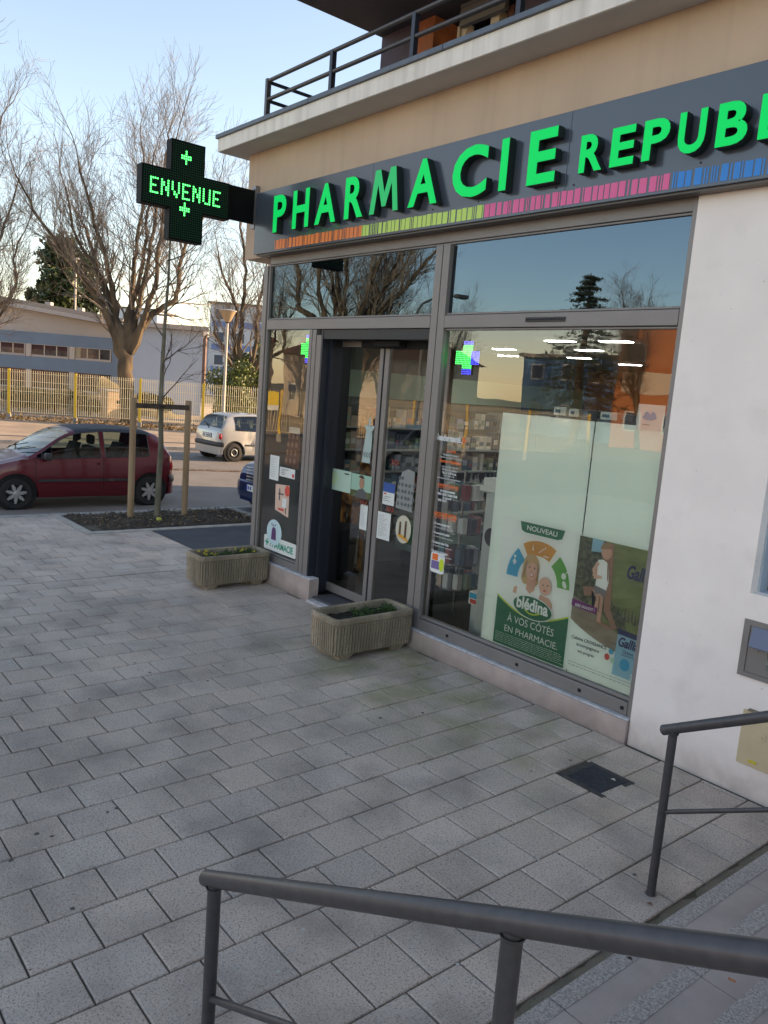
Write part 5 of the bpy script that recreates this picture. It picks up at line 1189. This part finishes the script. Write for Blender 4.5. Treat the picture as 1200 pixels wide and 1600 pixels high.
mb = MB(); mb.box((-11.1,.33,.03), (-11.04,.40,.075), bev=.01); tag(mb.build('crumpled_wrapper', mat('wrapper', (.5,.5,.08), .6), base=(-11.07,.36,.03)), 'crumpled lime wrapper lying on the soil near the young tree', 'litter')

# ------------------------------------------------------------------ fence beyond the road
M_yel = mat('yellow_paint', (.72,.47,.01), .45, var=.05, scale=5); M_wire = mat('fence_wire', (.82,.72,.46), .5)
def fence(label, P0, d, n0, n1, pitch=2.54, H=2.02, z0=-.03, group=None):
    d = Vector(d).normalized(); t = thing('mesh_fence', label, 'fence', (P0[0],P0[1],z0), group)
    nrm = Vector((-d.y, d.x, 0))
    for i in range(n0, n1+1):
        p = Vector((P0[0],P0[1],z0))+d*pitch*i; mb = MB(); a = .045
        c = [p-d*a-nrm*a, p+d*a-nrm*a, p+d*a+nrm*a, p-d*a+nrm*a]
        mb.hull([q+Vector((0,0,.22)) for q in c], [q+Vector((0,0,H)) for q in c]); po = mb.build('post', M_yel, t)
        mb = MB(); a = .075; c = [p-d*a-nrm*a, p+d*a-nrm*a, p+d*a+nrm*a, p-d*a+nrm*a]
        mb.hull([q-Vector((0,0,.1)) for q in c], [q+Vector((0,0,.24)) for q in c]); mb.build('concrete_foot', M_kerb, po)
        if i == n1: break
        mb = MB()
        k = 0
        while k*.0865 < pitch-.10:
            s = .05+k*.0865; q = p+d*s; k += 1
            mb.tube([q+Vector((0,0,.30)), q+Vector((0,0,H-.02))], .0095, 4)
        for zz in (.34,.75,1.16,1.57,1.90):
            mb.tube([p+d*.05+Vector((0,0,zz))+nrm*.012, p+d*(pitch-.05)+Vector((0,0,zz))+nrm*.012], .0075, 4)
        mb.build('wire_panel', M_wire, t)
fence('white wire mesh fence with square yellow posts along the far pavement', (-31.2,8.39), (.5,.866,0), -6, 8)
fence('white wire mesh fence with yellow posts further down the street, mirrored in the shop window', (-28.6,-10.4), (.62,-.785,0), 0, 6)
t = thing('banner', 'yellow and white banner hung on the mirrored stretch of fence', 'banner', (-27.7,-12.2,1.1))
bd_ = Vector((.62,-.785,0)); b0 = Vector((-28.45,-10.45,1.15))+Vector((.785,.62,0))*.03
q = [b0, b0+bd_*2.3, b0+bd_*2.3+Vector((0,0,.75)), b0+Vector((0,0,.75))]; off = Vector((.785,.62,0))*.012
mb = MB(); mb.hull([q[0],q[1],q[1]+off,q[0]+off],[q[3],q[2],q[2]+off,q[3]+off]); mb.build('sheet', mat('banner_yellow', (.75,.55,.02), .6), t)
mb = MB(); o2 = off*1.6; mb.hull([q[0]+o2*.8,q[1]+o2*.8,q[1]+o2,q[0]+o2],[q[0]+o2*.8+Vector((0,0,.22)),q[1]+o2*.8+Vector((0,0,.22)),q[1]+o2+Vector((0,0,.22)),q[0]+o2+Vector((0,0,.22))]); mb.build('white_band', M_paper, t)
# verge of dry grass under the fence
rng = random.Random(12); mb = MB(); pts = []
for i in range(9000):
    s = rng.uniform(-14, 20); p = Vector((-31.2,8.39,0))+Vector((.5,.866,0))*s+Vector((-.866,.5,0))*rng.uniform(-.45,1.2); pts.append((p.x, p.y, -.02+rng.uniform(0,.26)*rng.random()))
leaves(mb, pts, .03, .09, rng, [(1,1,1),(1.3,1.1,.8),(.7,.8,.5),(.55,.5,.4)], .35)
o = mb.build('verge_grass', mat('dry_grass', (.17,.115,.045), .9, tone='tone'), fixn=False); o['kind'] = 'stuff'

# street lamp by the fence
lp = at(349,640,31.0); lx, ly = lp.x, lp.y
t = thing('street_lamp', 'slim pale street lamp with a funnel-shaped head by the yellow-posted fence', 'street lamp', (lx,ly,-.03))
zt = at(352,486,31).z
M_lp = mat('lamp_grey', (.42,.37,.31), .5)
mb = MB(); mb.lathe([(.13,0),(.13,.03),(.085,.05),(.075,1.0),(.055,1.05),(.05,zt-.42)], (lx,ly,-.03), n=18); mb.build('pole', M_lp, t, smooth=True)
mb = MB(); mb.lathe([(.07,-.45),(.13,-.40),(.30,-.06),(.31,-.05)], (lx,ly,zt), n=24); mb.build('diffuser', mat('lamp_diffuser', (.45,.33,.20), .35), t, smooth=True)
mb = MB(); mb.lathe([(.34,-.05),(.345,-.02),(.20,.02),(.02,.04)], (lx,ly,zt), n=24); mb.build('cap', mat('lamp_cap', (.33,.31,.28), .5), t, smooth=True)
mb = MB(); mb.lathe([(.05,-.50),(.075,-.46),(.075,-.44)], (lx,ly,zt), n=16); mb.build('collar', M_plastic, t, smooth=True)

# ------------------------------------------------------------------ big bare trees
def limb_tree(name, label, base_px, trunk, limbs, depth, seed, group, kids=6, lens=3.0, r0=.17, dj=1.2):
    rng = random.Random(seed)
    b = at(*base_px, depth); base = Vector((b.x, b.y, -.1))
    t = thing(name, label, 'tree', base, group)
    mb = MB(); tp = [base]+[at(x, y, depth) for x, y, _ in trunk]; tr = [trunk[0][2]*1.25]+[q[2] for q in trunk]
    P2 = []; R2 = []
    for i in range(len(tp)-1):
        for k in range(4): f_ = k/4; P2.append(tp[i].lerp(tp[i+1], f_)+Vector((rng.gauss(0,.02),rng.gauss(0,.02),0))); R2.append((tr[i]*(1-f_)+tr[i+1]*f_)*rng.uniform(.93,1.08))
    P2.append(tp[-1]); R2.append(tr[-1]); mb.tube(P2, R2, 14); mb.build('trunk', M_bark, t, smooth=True)
    ml, mt_ = MB(), MB()
    fwd = Vector((CF.x, CF.y, 0)).normalized()
    for pts in limbs:
        dd = rng.uniform(-dj, dj); n = len(pts); W3 = [at(x, y, depth)+fwd*(dd*(i/(n-1))*1.6) for i, (x, y) in enumerate(pts)]
        rr0 = r0*rng.uniform(.8,1.1); Q = [tp[-2].lerp(W3[0], .45)]; RQ = [rr0*1.7]
        for i in range(n-1):
            for k in range(3): f_ = k/3; Q.append(W3[i].lerp(W3[i+1], f_)+Vector((rng.gauss(0,.045),rng.gauss(0,.045),rng.gauss(0,.03)))*(i > 0)); RQ.append((rr0*(1-.82*((i+f_)/(n-1)))+.012)*(1+.75*math.exp(-(i*3+k)/1.6)))
        Q.append(W3[-1]); RQ.append(rr0*.18+.01); ml.tube(Q, RQ, 8)
        for i in range(3, len(Q)-1):
            fr_ = i/len(Q)
            for _ in range(2 if fr_ > .35 else 1):
                d = (Q[i+1]-Q[i]).normalized(); s = Matrix.Rotation(rng.uniform(0,6.283), 3, d) @ d.orthogonal().normalized(); a = rng.uniform(.4,.95)
                branch(mt_, Q[i], d*cos(a)+s*sin(a)+Vector((0,0,.25)), lens*rng.uniform(.45,1.0)*(1.1-.35*fr_), max(.011, RQ[i]*.36), 2, rng, .09, kids, .8, 5, .0062, .15)
        d = (Q[-1]-Q[-2]).normalized(); branch(mt_, Q[-1], d, lens*.75, RQ[-1]*.9, 2, rng, .08, kids+1, .7, 5, .0062, .14)
    ml.build('limbs', M_bark, t, smooth=True); mt_.build('twigs', M_twig, t, fixn=False)
    return t
G_T = 'big bare trees with upswept limbs'
main_tree = limb_tree('bare_tree', 'big bare tree with thick pale limbs forking low, behind the fence and young tree', (201,676), [(200,640,.31),(197,600,.31),(196,565,.33),(192,545,.34)],
  [[(186,548),(178,515),(172,475),(160,435),(140,405),(122,385),(108,340),(98,290)], [(190,540),(182,500),(177,450),(166,400),(152,350),(140,300),(128,255)],
   [(196,540),(198,490),(203,440),(208,390),(216,330),(222,270),(212,215)], [(204,540),(214,480),(228,420),(236,360),(244,300),(256,240),(262,190)],
   [(212,535),(232,490),(250,440),(258,395),(266,340),(280,285),(294,235)], [(208,530),(238,490),(268,474),(282,452),(279,420),(292,385),(314,350),(328,320)],
   [(180,520),(158,470),(132,430),(112,402),(88,365),(66,325),(48,285)], [(200,535),(208,470),(222,410),(226,350),(232,290),(236,235)], [(190,520),(170,480),(150,440),(136,390),(118,350),(100,320)]], 36, 3, G_T, kids=5, lens=3.3, r0=.135)
limb_tree('bare_tree', 'bare tree at the left edge of the picture whose twigs reach in from outside', (-95,665), [(-95,620,.38),(-92,570,.4),(-88,545,.42)],
  [[(-88,548),(-60,500),(-30,485),(8,468),(22,440),(16,405),(26,370)], [(-88,545),(-70,480),(-50,400),(-30,320),(-12,240),(2,180)], [(-85,545),(-60,470),(-35,420),(-14,380),(2,330),(14,270)],
   [(-90,545),(-100,460),(-110,360),(-110,260),(-100,180)], [(-92,545),(-130,480),(-160,400),(-175,320)], [(-88,540),(-76,440),(-70,340),(-50,240),(-30,150)], [(-84,545),(-50,520),(-20,512),(6,500),(20,480)]], 35, 14, G_T, kids=5, lens=2.9, r0=.12)
limb_tree('bare_tree', 'leaning bare trees with crooked limbs rising behind the laurel bush and street lamp', (388,640), [(388,610,.24),(384,590,.25)],
  [[(382,592),(366,560),(362,520),(366,480),(352,450),(338,420),(330,385)], [(386,590),(398,550),(402,505),(404,460),(414,420),(416,380)], [(382,590),(372,540),(378,490),(384,440),(378,390),(372,340),(374,300)], [(388,590),(410,560),(425,520),(430,470)], [(378,592),(360,565),(345,530),(338,500)]], 41, 22, G_T, kids=5, lens=2.6, r0=.14)
# copies standing down the street; they show as reflections in the shop windows
for i, (x, y, a, s, lb) in enumerate(((-30.5,-17.5,1.2,1.05,'tall bare tree nearest the mirrored fence down the street'),(-36,-22,2.4,.72,'bare tree standing by the pale house down the street'),(-27,-38,.4,.66,'bare tree in front of the orange building down the street'),(-22,-36,3.3,.6,'smaller bare tree left of the orange building down the street'),(-43,-21,4.4,.75,'bare tree furthest down the street beyond the pale house'),(-38,-32,5.2,.62,'bare tree between the cedar and the pale house down the street'))):
    c = copy_tree(main_tree); c.location = (x, y, -.1); c.rotation_euler = (0,0,a); c.scale = (s,s,s); c['label'] = lb

# ------------------------------------------------------------------ foliage masses
def crown(name, label, cat, c, ell_, n, s0, s1, col, col2, seed, trunk=None, group=None, tones=None):
    t = thing(name, label, cat, (c[0], c[1], -.05), group); rng = random.Random(seed); mb = MB(); pts = []
    blobs = []
    for k in range(max(6, n//450)):
        a, b2 = rng.uniform(0, 6.28), rng.uniform(-1, 1); rr_ = rng.uniform(.35,.8)
        blobs.append((Vector((c[0]+ell_[0]*rr_*cos(a)*math.sqrt(1-b2*b2), c[1]+ell_[1]*rr_*sin(a)*math.sqrt(1-b2*b2), c[2]+ell_[2]*rr_*b2)), rng.uniform(.28,.48)))
    for i in range(n):
        q, br = rng.choice(blobs); v = Vector((rng.gauss(0,1), rng.gauss(0,1), rng.gauss(0,1))).normalized()*(rng.random()**.4)
        p = q+Vector((v.x*ell_[0]*br, v.y*ell_[1]*br, v.z*ell_[2]*br)); 
        if p.z > .02: pts.append(p)
    leaves(mb, pts, s0, s1, rng, tones or [(1,1,1),(.75,.8,.7),(1.25,1.2,.9),(.6,.65,.6)], .6)
    mb.build('foliage', mat(name+'_leaf', col, .5, tone='tone', col2=col2, scale=.8), t, fixn=False)
    mb = MB(); r_ = trunk or .12
    mb.tube([(c[0],c[1],-.1),(c[0]+.05,c[1],c[2]*.5),(c[0],c[1]+.05,c[2]+ell_[2]*.4)], [r_,r_*.8,r_*.3], 10)
    for k in range(6): a = k*1.05; mb.tube([(c[0],c[1],c[2]*.6),(c[0]+cos(a)*ell_[0]*.5,c[1]+sin(a)*ell_[1]*.5,c[2]+ell_[2]*.2*(k%3-1))], [r_*.4,r_*.15], 6)
    mb.build('trunk', M_bark, t, smooth=True); return t
e = at(108,432,65); crown('evergreen_tree', 'dark evergreen tree rising behind the low school building', 'tree', (e.x,e.y,8.9), (2.9,2.9,3.6), 9000, .13, .30, (.022,.045,.018), (.055,.075,.022), 3, .3)
e = at(62,450,66); crown('evergreen_tree', 'smaller evergreen beside the larger one behind the school roof', 'tree', (e.x,e.y,7.8), (1.3,1.3,1.6), 1600, .12, .26, (.022,.045,.018), (.055,.075,.022), 8, .2)
e = at(366,612,37.5); crown('laurel_bush', 'sunlit yellow-green laurel bush behind the fence and lamp', 'bush', (e.x,e.y,1.55), (1.35,1.35,1.6), 7000, .05, .11, (.07,.10,.016), (.16,.17,.03), 5, .08)
e = at(402,560,42); crown('laurel_bush', 'dark evergreen bush behind the sunlit laurel at the shop corner', 'bush', (e.x,e.y,2.2), (1.6,1.6,2.1), 5000, .06, .14, (.018,.032,.012), (.04,.055,.018), 6, .1)
for i, (px, d_, hz, rx, lb) in enumerate(((30,38.5,.7,1.4,'low brown hedge at the left behind the fence'),(85,38.5,.65,1.3,'low clipped hedge below the middle school window'),(140,38.2,.75,1.3,'low olive hedge left of the big bare tree'),(245,38.5,.8,1.2,'low scrubby hedge right of the big bare tree'))):
    e = at(px, 640, d_); crown('low_hedge', lb, 'hedge', (e.x,e.y,hz), (rx,rx,.7), 2600, .05, .12, (.10,.085,.035), (.15,.125,.055), 40+i, .05, 'low hedges behind the fence')

# ------------------------------------------------------------------ school building
rh = Vector((CR.x, CR.y, 0)).normalized(); fh = Vector((CF.x, CF.y, 0)).normalized()
O45 = at(0, 530, 45); O45 = Vector((O45.x, O45.y, 0))
def bm_(u, w, z): p = O45+rh*u+fh*w; return (p.x, p.y, z)
def bbox_(mb, u0, u1, w0, w1, z0, z1, z1b=None):
    z1b = z1 if z1b is None else z1b
    mb.hull([bm_(u0,w0,z0),bm_(u1,w0,z0),bm_(u1,w1,z0),bm_(u0,w1,z0)], [bm_(u0,w0,z1),bm_(u1,w0,z1b),bm_(u1,w1,z1b),bm_(u0,w1,z1)])
S_ = thing('school_building', 'low school building with a sloping roof and blue bands across its windows', 'building', bm_(2,5,-.1))
M_sch = mat('school_render', (.50,.44,.39), .85, var=.05, scale=.6); M_sblue = mat('school_blue', (.19,.25,.33), .7, var=.06, scale=.8); M_swhite = mat('school_white', (.50,.57,.70), .85, var=.03, scale=.5)
mb = MB(); bbox_(mb,-7,6.95,.15,13,-.1,6.05,4.58); mb.build('wall', M_sch, S_)
mb = MB(); mb.hull([bm_(6.96,.30,-.1),bm_(11.35,.30,-.1),bm_(7.9,13,-.1),bm_(6.96,13,-.1)], [bm_(6.96,.30,4.72),bm_(11.35,.30,4.72),bm_(7.9,13,4.72),bm_(6.96,13,4.72)]); mb.build('white_wall', M_swhite, S_)
mb = MB(); bbox_(mb,-7.4,6.7,-.30,14,6.22,6.42,4.86) if 0 else mb.hull([bm_(-7.4,-.35,6.06),bm_(6.95,-.35,4.60),bm_(6.95,14,4.60),bm_(-7.4,14,6.06)], [bm_(-7.4,-.35,6.32),bm_(6.95,-.35,4.82),bm_(6.95,14,4.82),bm_(-7.4,14,6.32)]); rf = mb.build('roof', mat('roof_edge', (.50,.45,.42), .7), S_)
mb = MB(); mb.hull([bm_(-7.3,-.1,6.33),bm_(6.8,-.1,4.84),bm_(6.8,13.9,4.84),bm_(-7.3,13.9,6.33)], [bm_(-7.3,.4,6.55),bm_(6.8,.4,5.10),bm_(6.8,13.9,5.30),bm_(-7.3,13.9,6.75)]); mb.build('roof_covering', mat('roof_grey', (.13,.115,.10), .8), rf)
mb = MB(); mb.hull([bm_(6.96,-.1,4.73),bm_(11.75,-.1,4.73),bm_(8.1,13.4,4.73),bm_(6.96,13.4,4.73)], [bm_(6.96,-.1,4.98),bm_(11.75,-.1,4.98),bm_(8.1,13.4,4.98),bm_(6.96,13.4,4.98)]); mb.build('flat_roof', mat('roof_edge', (.50,.45,.42), .7), S_)
for u in (1.2,3.1,5.0): mb = MB(); mb.hull([bm_(u,3,5.6-.1*u),bm_(u+.35,3,5.6-.1*u),bm_(u+.35,3.4,5.6-.1*u),bm_(u,3.4,5.6-.1*u)],[bm_(u,3,6.0-.1*u),bm_(u+.35,3,6.0-.1*u),bm_(u+.35,3.4,6.0-.1*u),bm_(u,3.4,6.0-.1*u)]); mb.build('roof_vent', M_sch, rf)
mb = MB(); bbox_(mb,-7,6.9,.06,.149,3.30,3.95); mb.build('blue_band', M_sblue, S_)
mb = MB(); bbox_(mb,-7,6.9,.06,.149,1.88,2.60); mb.build('blue_band', M_sblue, S_)
for za, zb in ((2.601,3.299),(.9,1.879)): mb = MB(); bbox_(mb,6.28,6.9,.06,.149,za,zb); mb.build('blue_pier', M_sblue, S_)
M_spane = mat('school_pane', (.03,.035,.04), .1, col2=(.10,.10,.10), scale=2.5); M_blind = mat('red_blind', (.06,.02,.02), .7)
ppx = 27.7
for a, b in ((-5.6,-3.7),(-3.25,-1.05),(-.75,1.40),(1.75,3.85),(4.20,6.25)):
    w_ = MB(); bbox_(w_,a,b,.05,.148,2.601,2.72); bbox_(w_,b-.07,b,.05,.148,2.721,3.299); bbox_(w_,a,b-.07,.05,.148,3.27,3.298); wi = w_.build('window', M_sch, S_)
    mb = MB(); bbox_(mb,a,b-.07,.120,.145,2.721,3.269); mb.build('pane', M_spane, wi)
    mb = MB(); bbox_(mb,a,b-.07,.112,.119,3.02,3.268) if a < 4 else bbox_(mb,a,a+.3,.112,.119,2.73,3.268); mb.build('blind', M_blind if a < 4 else mat('pale_blind', (.45,.38,.25), .7), wi)
    mb = MB()
    for k in range(1,3): u = a+(b-a)*k/3; bbox_(mb,u-.03,u+.03,.105,.119 if 0 else .111,2.725,3.26)
    mb.build('mullion', mat('cream_frame', (.62,.53,.40), .5), wi)
    w_ = MB(); bbox_(w_,a,b,.05,.148,.75,.88); wi = w_.build('window', M_sch, S_)
    mb = MB(); bbox_(mb,a,b,.120,.145,.89,1.878); mb.build('pane', M_spane, wi)
for u in (-3.65,-1.0,1.45,3.9): mb = MB(); bbox_(mb,u,u+.28,.02,.148,-.1,1.879); bbox_(mb,u,u+.28,.02,.148,2.601,3.299); mb.build('pilaster', mat('pilaster', (.58,.50,.43), .8), S_)
mb = MB(); bbox_(mb,6.97,7.05,.2,.29,-.1,4.6); mb.build('downpipe', mat('red_pipe', (.22,.04,.03), .5), S_)
# yard wall and utility boxes lit by the sun behind the fence
M_yw = mat('yard_wall', (.42,.30,.19), .9, var=.12, scale=1.5)
t = thing('utility_cabinet', 'sandy coloured utility cabinet behind the fence left of the big tree', 'cabinet', tuple(at(178,650,37.6)*1)[:2]+(-.05,))
e = at(178,650,37.6); mb = MB(); mb.box((e.x-.5,e.y-.5,-.05), (e.x+.5,e.y+.5,1.25), bev=.02); mb.build('body', M_yw, t); mb = MB(); mb.box((e.x-.55,e.y-.55,1.251), (e.x+.55,e.y+.55,1.32)); mb.build('lid', M_kerb, t)
mb = MB(); mb.box((e.x+.501,e.y-.1,.7), (e.x+.51,e.y+.1,.85)); mb.build('vent', M_black, t)
t = thing('yard_wall', 'low sandy wall in the school yard behind the fence', 'wall', bm_(2,-5,-.05)); mb = MB(); bbox_(mb,-8,7.5,-5.1,-4.9,-.05,.95); mb.build('wall_face', M_yw, t); mb = MB(); bbox_(mb,-8,7.5,-5.15,-4.85,.951,1.01); mb.build('coping', M_kerb, t)
t = thing('earth_mound', 'grassy mound in front of the white school wall', 'mound', bm_(8.4,-3,-.05)); mb = MB()
V = []; F = []
for i in range(25):
    for j in range(9):
        u = 6.9+4.2*i/24; w = -4.6+3*j/8; h = 1.9*max(0, 1-(i/24))*sin(pi*min(1,(j+.001)/8))+.08*noise.noise((u*2,w*2,0)); V.append(bm_(u,w,-.05+max(0,h)))
for i in range(24):
    for j in range(8): a = i*9+j; F.append((a,a+1,a+10,a+9))
mb.add(V,F); mb.build('turf', mat('dry_turf', (.12,.10,.05), .95, col2=(.20,.15,.08), scale=3, bump=1, bscale=12), t, smooth='all')

# ------------------------------------------------------------------ far buildings
def block(name, label, px0, px1, ytop, d, wallc, depth_=10, floors=4, wincol=(.10,.12,.16), panels=None, seed=1, base_py=None):
    a = at(px0, ytop, d); b = at(px1, ytop, d); zt_ = a.z; a = Vector((a.x,a.y,0)); b = Vector((b.x,b.y,0)); u = (b-a); Lb = u.length; u.normalize()
    t = thing(name, label, 'building', (a+u*Lb/2)+fh*depth_/2+Vector((0,0,-.1)))
    def P3(s, w, z): p = a+u*s+fh*w; return (p.x,p.y,z)
    def bb(mb, s0, s1, w0, w1, z0, z1): mb.hull([P3(s0,w0,z0),P3(s1,w0,z0),P3(s1,w1,z0),P3(s0,w1,z0)], [P3(s0,w0,z1),P3(s1,w0,z1),P3(s1,w1,z1),P3(s0,w1,z1)])
    mb = MB(); bb(mb,0,Lb,0,depth_,-.1,zt_); mb.build('wall', mat(name+'_w'+str(seed), wallc, .85, var=.03, scale=.3), t)
    mb = MB(); bb(mb,-.2,Lb+.2,-.2,depth_+.2,zt_+.001,zt_+.25); mb.build('roof_slab', mat('roof_grey', (.13,.115,.10), .8), t)
    rng = random.Random(seed); fh_ = zt_/floors; n = int(Lb/2.2)
    for f_ in range(floors):
        z = f_*fh_+fh_*.32
        if panels: mb = MB(); bb(mb,.3,Lb-.3,-.03,-.001,f_*fh_+.05,f_*fh_+fh_*.27); mb.build('blue_panel', mat('facade_blue', panels, .7), t)
        for k in range(n):
            s = .6+k*(Lb-.8)/n; mb = MB(); bb(mb,s,s+1.2,-.05,-.001,z,z+fh_*.5); wi = mb.build('window', mat('pale_frame', (.55,.56,.58), .6), t)
            mb = MB(); bb(mb,s+.1,s+1.1,-.06,-.051,z+.1,z+fh_*.5-.1); mb.build('pane', mat('far_pane', wincol, .2), wi)
    return t
block('apartment_building', 'far bluish white apartment building behind the street lamp', 329, 470, 474, 92, (.48,.49,.52), 12, 4, (.06,.08,.12), (.15,.22,.42), 3)
block('apartment_building', 'distant pale flat-roofed block seen through the big bare tree', 185, 246, 481, 115, (.55,.56,.58), 10, 4, (.2,.22,.25), None, 4)
block('brick_house', 'far small reddish brown house beside the white school wall', 311, 322, 524, 80, (.17,.10,.08), .6, 2, (.05,.05,.06), None, 5)
block('pale_house', 'distant pale house between the school and the apartment building', 300, 338, 528, 100, (.40,.42,.46), .8, 2, (.08,.09,.12), None, 6)
e = at(118,450,56); t = thing('antenna_mast', 'thin pale mast standing behind the school roof', 'mast', (e.x,e.y,-.1)); mb = MB(); mb.tube([(e.x,e.y,-.1),(e.x,e.y,at(118,405,56).z)], .07, 8); mb.build('pole', M_lp, t); mb = MB(); zz = at(118,407,56).z; mb.box((e.x-.5,e.y-.1,zz), (e.x+.5,e.y+.1,zz+.12)); mb.build('head', M_lp, t)
# street down the block (mirrored in the glass)
def simple_block(name, label, x0, x1, y0, y1, h, wallc, seed, roof=None, band=None):
    t = thing(name, label, 'building', ((x0+x1)/2,(y0+y1)/2,-.1)); mb = MB(); mb.box((x0,y0,-.1), (x1,y1,h)); mb.build('wall', mat('wall_'+str(seed), wallc, .85, var=.06, scale=.4), t)
    mb = MB()
    if roof: mb.hull([(x0-.4,y0-.4,h+.001),(x1+.4,y0-.4,h+.001),(x1+.4,y1+.4,h+.001),(x0-.4,y1+.4,h+.001)], [(x0+2,y0+3,h+1.8),(x1-2,y0+3,h+1.8),(x1-2,y1-3,h+1.8),(x0+2,y1-3,h+1.8)])
    else: mb.box((x0-.3,y0-.3,h+.001), (x1+.3,y1+.3,h+.25))
    mb.build('roof', mat('roof_'+str(seed), roof or (.3,.28,.26), .8), t)
    if band: mb = MB(); mb.box((x0+.5,y1+.001,h*.45), (x1-.5,y1+.04,h*.62)); mb.build('pale_band', mat('band_pale', band, .8), t)
    n = int((x1-x0)/2.8)
    for k in range(n):
        for z in ([1.0] if h < 5 else [1.0, h*.7]):
            x = x0+.8+k*(x1-x0-.8)/n; mb = MB(); mb.box((x,y1+.001,z), (x+1.1,y1+.06,z+1.2)); wi = mb.build('window', mat('pale_frame', (.55,.56,.58), .6), t); mb = MB(); mb.box((x+.1,y1+.061,z+.1), (x+1.0,y1+.07,z+1.1)); mb.build('pane', mat('far_pane', (.06,.08,.12), .2), wi)
    return t
simple_block('orange_building', 'orange rendered building down the street, mirrored in the display window', -29,-14,-50,-38,7.2,(.42,.16,.065), 1, band=(.6,.5,.4))
simple_block('pale_house', 'pale house with a red roof down the street', -47,-37,-34,-25,4.2,(.55,.47,.38), 2, roof=(.28,.10,.05))
simple_block('blue_workshop', 'blue clad workshop down the street, left of the orange building', -40,-31,-52,-42,5.5,(.10,.22,.42), 3)
simple_block('cream_house', 'cream house furthest down the street', -62,-50,-26,-16,5.0,(.55,.42,.30), 4, roof=(.25,.09,.05))
# cedar
t = thing('cedar_tree', 'dark layered cedar down the street, mirrored at the right of the display window', 'tree', (-31,-37,-.1)); rng = random.Random(9); mb = MB()
for lv in range(26):
    z = 2.0+lv*.325; rr_ = 3.4*(1-(lv/27.0))**.85+.2
    for b in range(9):
        a = rng.uniform(0,6.28); L = rr_*rng.uniform(.7,1.1); pts = []
        for q in range(46): f_ = rng.random()**.6; pts.append((-31+cos(a)*L*f_+rng.gauss(0,.13), -37+sin(a)*L*f_+rng.gauss(0,.13), z-.35*f_*f_*L*.35+rng.gauss(0,.05)))
        leaves(mb, pts, .06,.16, rng, [(1,1,1),(.7,.7,.7),(1.3,1.2,1)], .35, .3)
mb.build('foliage', mat('cedar_leaf', (.022,.036,.018), .7, tone='tone'), t, fixn=False)
mb = MB(); mb.tube([(-31,-37,-.1),(-31,-37,5),(-31,-37,10.4)], [.35,.25,.04], 10); mb.build('trunk', M_bark, t, smooth=True)
t = thing('street_light', 'tall street light with a curved arm down the street, mirrored in the upper pane', 'street light', (-22.4,-15.2,-.1))
mb = MB(); mb.tube([(-22.4,-15.2,-.1),(-22.4,-15.2,4.6),(-22.38,-15.24,5.1),(-22.25,-15.5,5.6),(-22.0,-15.95,5.9),(-21.6,-16.6,6.0)], [.09,.07,.05,.045,.04,.04], 10); mb.build('pole', mat('dark_pole', (.08,.08,.085), .5), t, smooth=True)
mb = MB(); mb.box((-21.7,-16.95,5.93), (-21.45,-16.5,6.07), bev=.03); mb.build('lamp_head', mat('dark_pole', (.08,.08,.085), .5), t)
